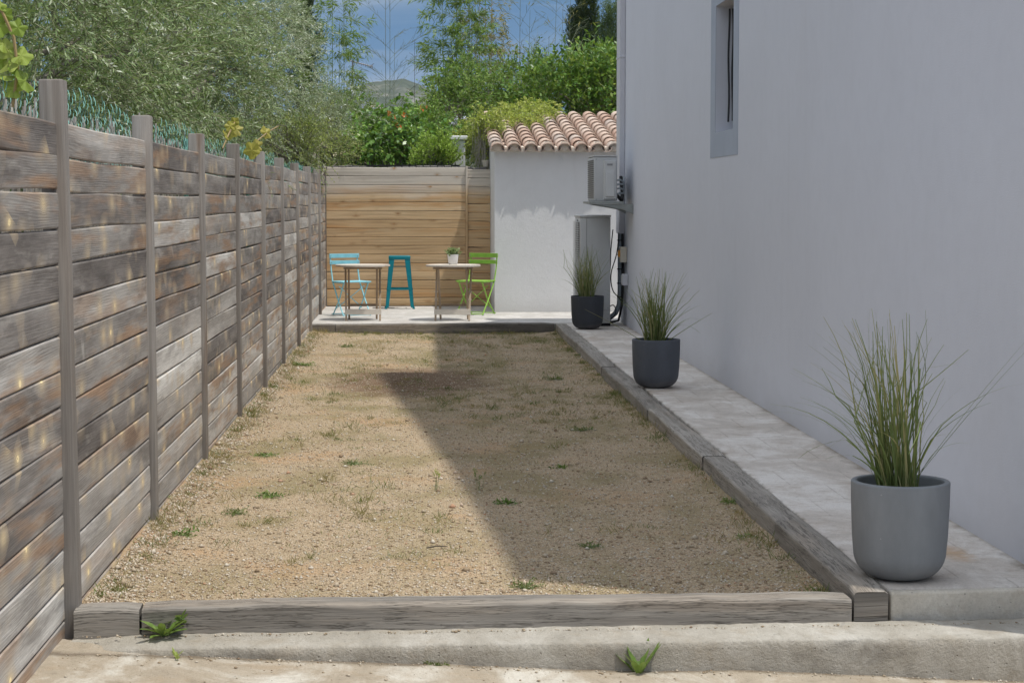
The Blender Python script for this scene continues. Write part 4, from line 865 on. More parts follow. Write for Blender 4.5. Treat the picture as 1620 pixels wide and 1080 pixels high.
def round_table(label, loc, rz):
    t = thing('round_table', label, 'table', loc, rz, 'round folding tables on the terrace'); R = .355; p = MB(); nsl = 10; w = 2 * R / nsl
    for k in range(nsl):
        y0 = -R + k * w + .0015; y1 = y0 + w - .003; pts = []
        n = 5; ring = []
        for i in range(n + 1): y = y0 + (y1 - y0) * i / n; ring.append((math.sqrt(max(1e-5, R * R - y * y)), y))
        poly = ring + [(-x, y) for x, y in ring[::-1]]; m = len(poly)
        vs = [(x, y, .722) for x, y in poly] + [(x, y, .700) for x, y in poly]; fs = [tuple(range(m)), tuple(range(2 * m - 1, m - 1, -1))] + [(i, i + m, (i + 1) % m + m, (i + 1) % m) for i in range(m)]
        uvs = [[(q[0], q[1]) for q in poly], [(q[0], q[1]) for q in poly[::-1]]] + [[(0, 0), (0, .02), (.03, .02), (.03, 0)]] * m; p.add(vs, fs, R1.uniform(.2, .9), uvs)
    p.build('tabletop', M['table_wood'], t, False)
    for x in (-.17, .17): p = MB(); p.box(x - .02, x + .02, -.28, .28, .672, .699, .4, 1); p.build('batten', M['table_leg'], t, False)
    for y in (-.19, .155): p = MB(); p.box(-.25, .25, y, y + .035, .668, .6985, .5, 0); p.build('batten', M['table_leg'], t, False)
    # outer frame: rear top -> front foot ; inner frame: front top -> rear foot
    for s in (-1, 1):
        p = MB(); p.bar((s * .225, .17, .67), (s * .218, -.20, .0), .024, .034, (0, 1, 0), R1.random()); lg = p.build('leg', M['table_leg'], t, False, bevel=.003)
        for h in (.60, .49, .37, .27): yy = -.20 + .37 * h / .67; xx = s * (.218 + .007 * h / .67); q = MB(); q.tube([(xx - .020, yy - .010, h), (xx + .020, yy - .010, h)], .0075, 8); q.build('peg', M['peg'], lg, False)
        p = MB(); p.bar((s * .182, -.17, .67), (s * .180, .20, .0), .026, .03, (0, 1, 0), R1.random()); p.build('leg', M['table_leg'], t, False, bevel=.003)
    p = MB(); p.bar((-.236, -.166, .115), (.236, -.166, .115), .024, .072, (0, 0, 1), .8); p.build('foot_rail', M['table_wood'], t, False, bevel=.003)
    p = MB(); p.bar((-.166, .15, .19), (.166, .15, .19), .022, .026, (0, 0, 1), .3); p.build('rear_rail', M['table_leg'], t, False, bevel=.003)
    return t
round_table('bare round grey wooden folding table beside the blue chair', (-.735, 24.75, .112), math.radians(2))
round_table('round grey wooden folding table with the white plant pot on it', (.44, 24.68, .112), math.radians(-5))

def bar_stool(loc, rz):
    t = thing('bar_stool', 'tall teal metal bar stool against the honey pine fence', 'stool', loc, rz); m = M['teal']
    p = MB(); p.box(-.158, .158, -.158, .158, .705, .762); p.build('seat', m, t, False, bevel=.016, seg=3, smooth=True)
    for sx in (-1, 1):
        for sy in (-1, 1):
            p = MB(); top = Vector((sx * .150, sy * .150, .735)); bot = Vector((sx * .205, sy * .205, .02))
            # folded sheet leg: two tapering flanges
            for ax in (0, 1):
                vs = []
                for (c, w) in ((top, .078), (bot, .046)):
                    e = Vector((0, 0, 0)); e[ax] = -w * (sx if ax == 0 else sy); th = Vector((0, 0, 0)); th[1 - ax] = -.006 * (sy if ax == 0 else sx); vs += [c, c + e, c + e + th, c + th]
                p.add(vs, [(3, 2, 1, 0), (4, 5, 6, 7), (0, 1, 5, 4), (1, 2, 6, 5), (2, 3, 7, 6), (3, 0, 4, 7)])
            lg = p.build('leg', m, t, False); q = MB(); q.box(bot.x - .018 - sx * .006, bot.x + .018 - sx * .006, bot.y - .018 - sy * .006, bot.y + .018 - sy * .006, .001, .022); q.build('foot_cap', m, lg, False, bevel=.004)
    for z, w in ((.285, .172), (.60, .143)):
        for ax, s in ((0, -1), (0, 1), (1, -1), (1, 1)):
            if z > .5 and ax == 0 and s == -1: continue
            p = MB(); a = [0, 0, z]; b = [0, 0, z]; a[ax] = -w; b[ax] = w; a[1 - ax] = b[1 - ax] = s * (w + .012); p.bar(a, b, .010, .026 if z < .5 else .014); p.build('footrest' if z < .5 else 'brace', m, t, False)
    return t
bar_stool((-.285, 27.45, .112), math.radians(1))

# small plant in white pot on the right table
sp0 = Vector((.438, 24.72, .835))
wp = thing('plant_pot', 'small white tapered plant pot on the right table', 'pot', sp0); p = MB(); p.lathe([(.054, .001), (.058, .006), (.070, .100), (.071, .118), (.074, .119), (.074, .130), (.066, .130), (.064, .112), (.01, .110)], 32); p.build('pot', M['pot_white'], wp, False, smooth=True)
p = MB(); p.lathe([(.06, .100), (.063, .113), (.03, .118), (.002, .12)], 20); p.build('soil', M['potting'], wp, False)
r_ = np.random.default_rng(77); lp = thing('small_plant', 'little bushy pale green plant growing in the white pot', 'plant', sp0 + Vector((0, 0, .115)))
B = np.array(sp0)[None] + np.stack([r_.normal(0, .026, 60), r_.normal(0, .026, 60), np.full(60, .11)], 1); D = np.stack([r_.normal(0, .5, 60), r_.normal(0, .5, 60), np.ones(60)], 1)
V, k, r, (a, m_, e) = sprays(r_, B, D, .10 * r_.uniform(.6, 1.2, 60), 12, .028, .018, .9, .05, .9, True); np_mesh('foliage', V, k, r, M['succulent'], lp); TV = tubes3(a, e, .002, .0012); np_mesh('stem', TV, 4, np.full(len(TV), .5), M['culm'], lp)

# ------------------------------------------------------------------ planters and their grasses
def planter(label, mat, loc):
    t = thing('planter', label, 'planter', loc, 0, 'round bottomed planters along the house wall'); R = .2; p = MB(); pr = []
    for i in range(9): a = math.pi / 2 * i / 8; pr.append((.088 + .1005 * math.sin(a), .003 + .112 * (1 - math.cos(a))))
    pr = [(.02, .002)] + pr + [(.194, .18), (.1985, .30), (.2005, .392), (.1995, .398), (.196, .401), (.180, .401), (.1765, .398), (.175, .39), (.172, .30), (.01, .298)]
    p.lathe(pr, 72); p.build('pot', mat, t, False, smooth=True)
    q = MB(); q.lathe([(.160, .300), (.1705, .345), (.12, .352), (.05, .36), (.001, .362)], 32); q.build('soil', M['potting'], t, False)
    return t
def grass(label, loc, seed, n, h, spread, extra, lean=(0, 0), bias=.15):
    rg = np.random.default_rng(seed); t = thing('ornamental_grass', label, 'plant', (loc[0], loc[1], loc[2] + .35)); V = []; Rn = []
    items = []
    for i in range(n):
        a = rg.uniform(0, 6.28); rr = .085 * math.sqrt(rg.random()); hh = h * (1 - .6 * rg.random() ** 1.4); lea = abs(rg.normal(0, spread)) * (0.5 + rr / .07)
        az = rg.normal(3.1, .8) if rg.random() < bias else a + rg.normal(0, .9); items.append((rr * math.cos(a) - .01, rr * math.sin(a), hh, lea, az, 1.0 if rg.random() < .16 else rg.uniform(.05, .8), rg.normal(.0, .16) * (2.2 if rg.random() < .18 else 1)))
    items += extra
    for (bx, by, hh, lea, az, cv, kink) in items:
        ns = 9; w0 = rg.uniform(.0026, .0048) if len(V) < 72 * n else .0052; d = np.array([math.cos(az), math.sin(az), 0.]); p = np.array([loc[0] + bx, loc[1] + by, loc[2] + .35]); straight = lea > 2; lea = lea - 2 if straight else lea; ang = lea if straight else lea * .35 + .02; pts = [p.copy()]; sg = hh / ns; side = np.array([-d[1], d[0], 0])
        kp = rg.integers(4, 8)
        for k in range(ns):
            ang += (.012 if straight else lea / ns * (.5 + 1.1 * k / ns)) + (kink * 2.5 if k == kp else 0); p = p + sg * (d * math.sin(ang) + np.array([0, 0, math.cos(ang)]) + side * kink * .6 * math.sin(k * .5) + np.array([lean[0], lean[1], 0])); pts.append(p.copy())
        va = rg.uniform(0, 3.14); wv = np.array([math.cos(va), math.sin(va), 0]); wv = nrm((wv - d * wv.dot(d) * .5)[None])[0]
        for k in range(ns):
            wa = w0 * (1 - (k / ns) ** 2 * .75); wb = w0 * (1 - ((k + 1) / ns) ** 2 * .75); nv = np.cross(wv, [0, 0, 1]) * .35
            A, B_ = pts[k], pts[k + 1]
            V += [A - wv * wa, A + nv * wa, B_ + nv * wb, B_ - wv * wb, A + nv * wa, A + wv * wa, B_ + wv * wb, B_ + nv * wb]; Rn += [min(1, max(0, cv + .25 * (k / ns - .5)))] * 8
    np_mesh('blades', V, 4, Rn, M['grass_pot'], t); return t
L1, L2, L3 = (1.966, 7.62, .112), (1.962, 15.63, .112), (2.035, 22.90, .112)
planter('mid grey round bottomed planter nearest the camera', M['pot_mid_grey'], L1); planter('charcoal round bottomed planter in the middle of the path', M['pot_dark'], L2); planter('blackish round bottomed planter in front of the tall heat pump', M['pot_darkest'], L3)
grass('tall wispy ornamental grass growing in the mid grey planter', L1, 11, 150, .76, .34, [(.02, .0, .84, 2.63, -.02, .35, 0), (.025, .01, .80, 2.67, .02, .3, .0), (.03, -.02, .42, .7, .3, .4, .05), (-.04, 0, .68, 1.25, 3.0, .4, .02), (-.05, 0, .70, 1.2, 3.1, .6, .0), (-.03, .02, .60, 1.0, 3.25, .5, .03), (-.05, -.03, .34, 1.2, 3.2, .4, .1), (-.05, -.02, .55, .8, 2.9, .5, .06), (.05, 0, .36, 1.0, .2, .5, .1)], (-.03, 0), .42)
grass('ornamental grass with a stalk drooping far left in the charcoal planter', L2, 12, 175, .66, .30, [(-.06, -.02, .62, 3.0, 3.2, .8, .0), (.05, .0, .50, 2.95, .05, .5, .0), (.05, 0, .44, 1.2, .1, .4, .12), (.06, .01, .40, 1.1, -.2, .4, .05), (.05, 0, .50, .6, .1, .4, .0)])
grass('darker ornamental grass in front of the heat pump in the blackish planter', L3, 13, 155, .68, .30, [(-.05, -.02, .50, 2.98, 3.1, .1, .0), (-.05, -.02, .44, 1.05, 3.1, .1, .0), (-.06, 0, .42, 1.0, 3.0, .2, .02), (.05, 0, .4, .9, .1, .2, .0), (-.04, .01, .66, .55, 3.0, .4, .0)])

# ================================================================== COURT DETAIL
def pebbles():
    rg = np.random.default_rng(31); N = 85000; y = 7.4 + 16.3 * rg.random(N) ** 1.9; x = rg.uniform(-1.36, 1.70, N)
    e = rg.random(N) < .13; x[e] = -1.36 + np.abs(rg.normal(0, .10, e.sum())); y[e] = 7.4 + 16 * rg.random(e.sum()) ** 1.4
    s = .0028 + .0065 * rg.random(N) ** 2.6; big = rg.random(N) < .008; s[big] = rg.uniform(.009, .020, big.sum()); s[e] *= 1.3
    O = np.array([[1, 0, 0], [-1, 0, 0], [0, 1, 0], [0, -1, 0], [0, 0, 1], [0, 0, -1.]]); FI = np.array([[0, 2, 4], [2, 1, 4], [1, 3, 4], [3, 0, 4], [2, 0, 5], [1, 2, 5], [3, 1, 5], [0, 3, 5]])
    th = rg.uniform(0, 6.28, N); c, sn = np.cos(th), np.sin(th); K = O[None] * (1 + rg.normal(0, .22, (N, 6, 1))) * np.stack([np.ones(N), rg.uniform(.6, 1, N), rg.uniform(.45, .8, N)], 1)[:, None]
    V = np.stack([K[..., 0] * c[:, None] - K[..., 1] * sn[:, None], K[..., 0] * sn[:, None] + K[..., 1] * c[:, None], K[..., 2]], -1) * s[:, None, None]
    V[..., 0] += x[:, None]; V[..., 1] += y[:, None]; V[..., 2] += (court_z(x, y) + s * .25)[:, None]
    F = (FI[None] + (np.arange(N) * 6)[:, None, None]).reshape(-1, 3)
    o = np_mesh('gravel', V, 3, np.repeat(rg.random(N), 6), M['pebble'], F=F); tag(o, 'loose pale limestone gravel scattered over the court', 'gravel', kind='stuff')
pebbles()
def grit():
    rg = np.random.default_rng(36); N = 1500; x = rg.uniform(-1.32, 3.0, N); k = rg.random(N)
    y = np.where(k < .45, 7.02 + .012 * x - np.abs(rg.normal(0, .035, N)), np.where(k < .75, 7.215 + .02 * x - np.abs(rg.normal(0, .012, N)), rg.uniform(6.4, 7.0, N))); top = (k >= .45) & (k < .75)
    z = np.where(top, -.002, low_z(x, y)); s_ = .0018 + .006 * rg.random(N) ** 3.5
    O = np.array([[1, 0, 0], [-1, 0, 0], [0, 1, 0], [0, -1, 0], [0, 0, .6], [0, 0, -.6]]); FI = np.array([[0, 2, 4], [2, 1, 4], [1, 3, 4], [3, 0, 4], [2, 0, 5], [1, 2, 5], [3, 1, 5], [0, 3, 5]])
    V = O[None] * (1 + rg.normal(0, .3, (N, 6, 1))) * s_[:, None, None] + np.stack([x, y, z + s_ * .4], 1)[:, None]; F = (FI[None] + (np.arange(N) * 6)[:, None, None]).reshape(-1, 3)
    o = np_mesh('grit', V.reshape(-1, 3), 3, np.repeat(rg.random(N) * .9, 6), M['pebble'], F=F); tag(o, 'fine grit and stone chips lying on the concrete step and paving', 'gravel', kind='stuff')
grit()
def tufts():
    rg = np.random.default_rng(32); pts = []
    for k in range(900):
        y = 7.6 + 16 * rg.random() ** .75; x = rg.uniform(-1.34, 1.68); dens = fbm(np.array([x * .8]), np.array([y * .5]), 3.0, 55, 3)[0]
        if y < 14 and x > .15 and rg.random() < .72: continue
        if dens > .05 or rg.random() < .10: pts.append((x, y))
    for k in range(150): pts.append((1.69 - abs(rg.normal(0, .03)), 7.5 + 16 * rg.random()))
    for k in range(150): pts.append((-1.33 + abs(rg.normal(0, .05)), 7.6 + 16 * rg.random()))
    for k in range(60): pts.append((rg.uniform(-1.3, 1.65), 23.75 + rg.normal(0, .05) - .1))
    P = []; D = []; L = []; C = []
    for (x, y) in pts:
        nb = rg.integers(8, 46); sp = rg.uniform(.015, .07); grn = np.clip(rg.normal(.54, .28), 0, 1); hh = rg.uniform(.014, .05) * (1.9 if rg.random() < .2 else 1)
        for b in range(nb):
            bx, by = x + rg.normal(0, sp), y + rg.normal(0, sp)
            if bx < -1.36 or bx > 1.70 or by < 7.42 or by > 23.83: continue
            P.append((bx, by, 0)); D.append((rg.normal(0, .6), rg.normal(0, .6), rg.uniform(.4, 1.1))); L.append(hh * rg.uniform(.5, 1.5)); C.append(np.clip(grn + rg.normal(0, .15), 0, 1))
    P = np.array(P); P[:, 2] = court_z(P[:, 0], P[:, 1]); L = np.array(L); V, k = leaves(rg, P, np.array(D), L, np.full(len(L), .0033), 1.0)
    o = np_mesh('court_grass', V, k, np.repeat(C, k), M['grass_court']); tag(o, 'sparse dry grass and low weeds dotted over the gravel court', 'grass', kind='stuff')
tufts()
def weed(name, label, pos, seed, n, ll, lw, spread=.9, mat='weed', nl=1, hexa=True, h=0.0, lift=.5, cat='weed', group=None):
    rg = np.random.default_rng(seed); pos = np.array(pos); t = thing(name, label, cat, pos, group=group); az = rg.uniform(0, 6.28, n) if n < 9 else np.arange(n) * 2.4
    if nl == 1:
        D = np.stack([np.cos(az) * spread, np.sin(az) * spread, lift + rg.uniform(-.25, .45, n)], 1); B = pos + rg.normal(0, .006, (n, 3)) * [1, 1, 0]; L = ll * rg.uniform(.55, 1.15, n); D = nrm(D)
        g = np.array([0, 0, -1.]); V = []; R_ = []; s = 6
        for i in range(n):       # strap leaves in segments, arching
            w = nrm(np.cross(D[i], [0, 0, 1.])[None])[0]; pr = None
            prof = np.array([.15, .35, .62, .95, 1.0, .72, .04])
            for k in range(s + 1):
                tt = k / s; p = B[i] + D[i] * L[i] * tt + g * L[i] * .35 * tt ** 2.2 * (1.2 - D[i][2]); ww = w * lw * .5 * prof[k]; cur = (p - ww, p + np.array([0, 0, -.15 * lw * prof[k]]), p + ww)
                if pr is not None:
                    V += [pr[0], pr[1], cur[1], cur[0], pr[1], pr[2], cur[2], cur[1]]; c = rg.uniform(.25, .75); R_ += [c] * 8
                pr = cur
        np_mesh('leaves', V, 4, R_, M[mat], t)
    else:
        D = np.stack([np.cos(az) * spread, np.sin(az) * spread, np.full(n, lift) + rg.uniform(-.2, .4, n)], 1); B = np.repeat(pos[None], n, 0) + rg.normal(0, .012, (n, 3)) * [1, 1, 0]
        V, k, r, (a, m, e) = sprays(rg, B, D, (h or .1) * rg.uniform(.6, 1.2, n), nl, ll, lw, .9, .3, .6, hexa); V[:, 2] = np.maximum(V[:, 2], pos[2] + .001)
        np_mesh('leaves', V, k, r, M[mat], t); TV = np.concatenate([tubes3(a, m, .0018, .0014), tubes3(m, e, .0014, .0008)]); np_mesh('stem', TV, 4, np.full(len(TV), .5), M['culm'], t)
    return t
weed('dandelion', 'upright broad leaved dandelion at the foot of the concrete step', atZ(1012, 1068, -.13), 1, 10, .155, .030, .62, 'weed', lift=.95)
weed('weed', 'leafy green weed sprawling against the front sleeper near the fence', atZ(262, 1005, .0), 2, 21, .135, .030, .95, 'weed', lift=.62)
weed('weed', 'tall leafy shoot growing out of the sprawling weed at the front sleeper', atZ(282, 998, .0), 3, 5, .042, .020, .5, 'weed', nl=12, h=.105, lift=1.2)
weed('weed', 'small rounded green leaf seedling in the corner between fence and front sleeper', atZ(152, 950, .0) , 4, 5, .05, .035, .6, 'weed', lift=.9)
weed('weed', 'little pointed weed in the crack under the concrete step on the left', atZ(281, 1042, -.04), 5, 7, .055, .010, .7, 'rose', lift=.9)
weed('weed', 'flat mossy tuft in the crack at the middle of the concrete step', atZ(690, 1052, -.09), 6, 42, .02, .008, 1.0, 'weed_dull', nl=7, h=.045, lift=.35)
for (px, py, n, ll, lw, hh, mt, lab) in (
    (426, 785, 34, .022, .010, .085, 'weed', 'bushy green weed in the sunny gravel left of the shadow edge'), (372, 812, 26, .020, .009, .075, 'weed_dull', 'greyish low weed in the gravel beside the bushy green one'),
    (800, 797, 18, .028, .014, .055, 'weed', 'dark leafy weed in the gravel just inside the shadow'), (933, 866, 40, .016, .007, .060, 'weed_dull', 'round dense green cushion of weed in the shaded gravel'),
    (832, 930, 34, .018, .007, .065, 'weed_dull', 'flat green weed at the front sleeper where the shadow ends'), (888, 740, 16, .022, .012, .045, 'weed', 'small bright weed in the middle of the shaded gravel'),
    (1180, 852, 16, .02, .009, .06, 'weed', 'slim green weed near the right sleeper in the shaded gravel'), (286, 850, 20, .024, .012, .075, 'weed', 'leafy weed in the gravel near the second fence post'),
    (255, 800, 14, .022, .010, .065, 'weed', 'small weed at the foot of the fence by the second post'), (545, 548, 34, .03, .010, .09, 'weed_dull', 'low patch of weed at the far left of the court'),
    (480, 580, 40, .03, .011, .10, 'weed', 'green patch of weed beside the far fence posts'), (920, 682, 30, .024, .010, .09, 'weed_dull', 'flat green weed by the right sleepers half way down the court'),
    (880, 600, 34, .03, .010, .10, 'weed_dull', 'low weed patch by the right sleepers near the middle planter'), (560, 735, 34, .022, .008, .09, 'weed_dull', 'thin spreading weed in the sunny gravel at the middle left'),
    (420, 722, 30, .022, .009, .08, 'weed', 'green weed by the fence side of the court, below the long shadowless stretch'), (1152, 800, 26, .02, .008, .055, 'weed', 'weed hugging the right sleeper near its joint')):
    p = atZ(px, py, .0); p.z = float(court_z(np.array([p.x]), np.array([p.y]))[0]); weed('weed', lab, p, px + py, int(n * .62), ll * 1.05, lw * .9, 1.0, mt, nl=7, h=hh * 1.15, lift=.22 + .3 * ((px * 7) % 5) / 5)
for k, (px, py, lab) in enumerate(((757, 775, 'stalk of green barley grass at the shadow edge'), (690, 775, 'pale seeding grass stalks on the sunny side of the shadow edge'))):
    p = atZ(px, py, .0); rg = np.random.default_rng(90 + k); t = thing('barley_grass', lab, 'grass', p); n = 7
    B = np.array(p)[None] + rg.normal(0, .012, (n, 3)) * [1, 1, 0]; e = B + np.stack([rg.normal(0, .018, n), rg.normal(0, .018, n), rg.uniform(.05, .10, n)], 1); TV = tubes3(B, e, .0012, .0008); np_mesh('stalk', TV, 4, np.full(len(TV), .5), M['culm'], t)
    V, kk, r, _ = sprays(rg, e, np.stack([rg.normal(0, .25, n), rg.normal(0, .25, n), np.ones(n)], 1), np.full(n, .03), 12, .014, .004, .45, .02); np_mesh('seed_head', V, kk, r, M['weed' if k == 0 else 'yellow'], t)
for (px, py, sz, lab) in ((340, 930, 0, 'dry stick lying in the sunny gravel'),):
    a = atZ(675, 866, .008); b = atZ(708, 864, .012); p = MB(); p.tube([a, (a + b) / 2 + Vector((0, .01, .004)), b], [.004, .0035, .002], 6); tag(p.build('twig', M['cane_dark']), 'dark twig lying on the sunny gravel left of the shadow edge', 'twig')

# ================================================================== VEGETATION
def olive(label, seed, blobs, base, mat, n=2600, nl=27, ll=.054, lw=.012, Lt=.42):
    return bush('olive_tree', label, 'tree', seed, blobs, n, nl, Lt, ll, lw, mat, nclus=170, crad=.19, base=base, trunk=.14, fork=1.3, group='olive trees behind the left fence', ang=.62, droop=.28, lo=.62, up=.15, flat=.8, jit=.7)
olive('dense grey green olive tree at the left edge, nearest the camera', 101, [((-3.5, 12.6, 3.0), (1.75, 2.6, 1.7)), ((-3.0, 14.0, 2.5), (1.25, 1.6, 1.0))], (-3.6, 12.9, -.3), M['olive'], n=4300)
olive('broad grey green olive tree in the middle of the row above the fence', 102, [((-3.45, 18.6, 3.2), (1.9, 2.9, 2.0)), ((-2.9, 20.5, 2.7), (1.35, 1.8, 1.2)), ((-2.9, 17.2, 2.7), (1.3, 1.6, 1.2)), ((-2.7, 21.8, 3.3), (1.1, 1.4, 1.3))], (-3.5, 18.9, -.3), M['olive'], n=5800)
olive('pale silvery olive tree with drooping sprays, farthest of the row', 103, [((-3.2, 26.8, 3.5), (1.65, 2.6, 2.3)), ((-2.25, 28.6, 3.4), (.9, 1.3, 1.1)), ((-2.6, 26.0, 3.6), (.95, 1.4, 1.3))], (-3.3, 27.2, -.3), M['olive_silver'], n=5200, ll=.055)

def X(px, Y): return (px - 663) / 3000 * Y
def Z(py, Y): return 1.65 + (319 - py) / 3000 * Y
def B_(px, py, Y, rx, rz, ry=None): return ((X(px, Y), Y, Z(py, Y)), (rx / 3000 * Y, ry or rx / 3000 * Y, rz / 3000 * Y))

bush('flowering_shrub', 'yellow green rambling rose shrub spilling over the fence corner', 'shrub', 201, [B_(475, 232, 26.6, 44, 28, .5), B_(522, 240, 28.7, 26, 22, .35), B_(436, 222, 25.6, 32, 24, .5)], 1000, 12, .30, .030, .019, M['rose'], nclus=50, crad=.12, ang=.8, droop=.35, flowers=(M['cream_flower'], [atY(q, w, 27.0) for q, w in ((518, 232), (530, 246), (505, 240), (492, 222), (540, 240))], 40, .03))
bush('lavender_shrub', 'silvery narrow leaved bush between the rose and the trumpet vine', 'shrub', 212, [B_(515, 205, 30.0, 28, 42, .5)], 420, 18, .34, .05, .006, M['olive_silver'], nclus=30, crad=.1, ang=.5, droop=.05, up=1.2)
bush('trumpet_vine', 'dark green trumpet vine mound with orange flowers behind the back fence', 'vine', 202, [B_(600, 232, 30.6, 62, 38, .7), B_(645, 220, 31, 46, 40, .6), B_(565, 245, 30.2, 38, 28, .5)], 900, 9, .34, .085, .058, M['vine_dark'], nclus=75, crad=.13, ang=.95, droop=.4, hexa=True, pull=.35)
_tv = [o for o in S.objects if o.name == 'trumpet_vine'][0]; _rg = np.random.default_rng(9)
for (q, w) in ((616, 179), (637, 182), (623, 188), (630, 199), (671, 172)):
    c = np.array(atY(q, w, 29.75))[None] + _rg.normal(0, .025, (7, 3)); FV, fk = leaves(_rg, c, _rg.normal(0, 1, (7, 3)) + np.array([0, -.6, .2]), np.full(7, .06), np.full(7, .03), 1.0, True); np_mesh('flower', FV, fk, np.repeat(_rg.random(7), fk), M['orange_flower'], _tv)
bush('blue_flowering_shrub', 'loose shrub with pale blue flowers between the bamboo and the bare canes', 'shrub', 203, [B_(536, 182, 34, 28, 26, .6), B_(575, 198, 33.5, 34, 10, .5), B_(555, 210, 33, 40, 20, .5)], 620, 12, .36, .05, .024, M['mid'], nclus=50, crad=.14, ang=.8, droop=.3, flowers=(M['blue_flower'], [atY(q, w, 32.7) for q, w in ((552, 178), (554, 188), (538, 172), (528, 166), (588, 180), (590, 172), (570, 150), (560, 148), (575, 168))], 150, .035))
bush('box_shrub', 'bright green rounded box shrub beside the pale pillar', 'shrub', 204, [B_(690, 250, 29.3, 30, 22, .3), B_(672, 256, 29.1, 18, 14, .25)], 900, 12, .12, .036, .024, M['box'], nclus=50, crad=.07, ang=.8, droop=.0, up=.7)
bush('viburnum', 'mid green bushy shrub with pale blue flower heads behind the pillar', 'shrub', 205, [B_(715, 182, 33.5, 34, 42, .7), B_(745, 160, 34.5, 46, 46, .8), B_(690, 215, 32.5, 36, 26, .5)], 980, 10, .32, .07, .036, M['mid'], nclus=70, crad=.13, ang=.8, droop=.15, hexa=True, flowers=(M['blue_flower'], [atY(q, w, 31.9) for q, w in ((716, 196), (708, 224), (700, 228), (735, 186), (722, 190))], 90, .035))
bush('shrub', 'dark leafy shrub filling the gap between viburnum and glossy hedge', 'shrub', 206, [B_(800, 150, 36, 60, 36, .9), B_(770, 185, 35, 52, 36, .7), B_(840, 140, 37, 34, 34, .7)], 950, 10, .34, .07, .034, M['mid'], nclus=70, crad=.13, ang=.8, droop=.15)
bush('glossy_hedge', 'tall glossy leaved hedge with reddish tips above the tiled shed roof', 'hedge', 207, [B_(900, 148, 34, 66, 46, 1.0), B_(958, 138, 34.5, 60, 48, 1.1), B_(1012, 132, 35, 60, 56, 1.0), B_(860, 162, 33.6, 36, 32, .6)], 1500, 9, .34, .105, .052, M['laurel'], nclus=110, crad=.14, ang=.75, droop=.0, up=.8, hexa=True)
# creeper over the shed roof's left corner
bush('creeper', 'yellow green creeper sprawling over the left corner of the shed roof', 'creeper', 208, [B_(806, 192, 29.3, 46, 9, .8), B_(778, 194, 28.3, 20, 11, .5), B_(748, 204, 30.3, 18, 18, .25), B_(842, 180, 30.2, 32, 8, .5), B_(766, 222, 28.6, 8, 32, .2)], 1800, 11, .15, .046, .026, M['yellow'], nclus=110, crad=.08, base=(X(757, 28.6), 28.55, -.3), fork=2.0, ang=.85, droop=.55, lo=.1, up=.2)
rg = np.random.default_rng(209); nn_ = 90; A = np.stack([rg.normal(X(765, 28.6), .06, nn_), rg.normal(28.5, .12, nn_), rg.uniform(2.5, 2.95, nn_)], 1); Bm = A + np.stack([rg.normal(0, .05, nn_), rg.normal(0, .06, nn_), -rg.uniform(.15, .4, nn_)], 1); Bm2 = Bm + np.stack([rg.normal(0, .05, nn_), rg.normal(0, .05, nn_), -rg.uniform(.15, .5, nn_)], 1)
TV = np.concatenate([tubes3(A, Bm, .003, .003), tubes3(Bm, Bm2, .003, .002)]); o = np_mesh('dry_vine', TV, 4, np.full(len(TV), .5), M['reed']); tag(o, 'tangle of dry vine stems hanging between the pillar and the shed', 'vine')
bush('dark_shrub', 'dark shrub in the gap between the pillar and the shed wall', 'shrub', 210, [B_(770, 240, 30.4, 16, 34, .25)], 260, 10, .16, .05, .028, M['vine_dark'], nclus=25, crad=.08, ang=.9)
# hanging dry creeper shoots on the back fence's left end
# grape vine shoots over the left fence
def grape(label, seed, pts, leafpos, size, mat):
    rg = np.random.default_rng(seed); t = thing('grape_vine', label, 'vine', pts[0]); p = MB(); p.tube(pts, [.006] * (len(pts) - 1) + [.002], 6); p.build('stem', M['culm_dry'], t, smooth=True); V = []; R_ = []
    for c in leafpos:
        c = np.array(c); nrmv = nrm((np.array([.35, -.8, .45]) + rg.normal(0, .4, 3))[None])[0]; a = nrm(np.cross(nrmv, rg.normal(0, 1, 3))[None])[0]; b = np.cross(nrmv, a); s = size * rg.uniform(.6, 1.15); cv = rg.uniform(.2, .9); th = np.linspace(0, 2 * math.pi, 31)
        rad = s * (.86 + .13 * np.cos(5 * th) + .07 * np.abs(np.sin(9 * th))) * (1 - .45 * np.exp(-((th - math.pi) / .35) ** 2)); q = c + (np.cos(th) * rad)[:, None] * a + (np.sin(th) * rad)[:, None] * b + ((np.cos(5 * th) * .10 - .12) * s)[:, None] * nrmv
        for k in range(30): V += [c, q[k], q[k + 1]]; R_ += [cv, cv - .12, cv - .12]
    np_mesh('leaves', V, 3, R_, M[mat], t)
Yg = 6.9; gp = lambda px, py, Y=Yg: tuple(atY(px, py, Y))
grape('fresh yellow green grape vine climbing at the far left edge above the fence', 301, [gp(20, 170), gp(28, 110), gp(22, 60), gp(4, 20), gp(-20, -30)], [gp(8, 24), gp(-2, 40), gp(5, 70), gp(10, 78), gp(14, 100), gp(24, 108), gp(33, 88), gp(40, 128), gp(8, 120), gp(28, 44), gp(-6, 95), gp(22, 140), gp(2, 8)], .047, 'grape')
gx = lambda px, py: tuple(atX(px, py, -1.45))
grape('small yellow grape vine sprig poking over the middle of the left fence', 302, [gx(352, 235), gx(362, 212), gx(372, 192), gx(378, 186)], [gx(366, 211), gx(358, 214), gx(364, 200), gx(371, 193), gx(374, 205)], .055, 'grape_y')
gy = lambda px, py: tuple(atX(px, py, -1.36))
grape('single yellow grape vine tendril hanging over the farther fence boards', 303, [gy(440, 200), gy(425, 208), gy(408, 222), gy(400, 240)], [gy(406, 231), gy(398, 238), gy(404, 243), gy(421, 210)], .07, 'grape_y')

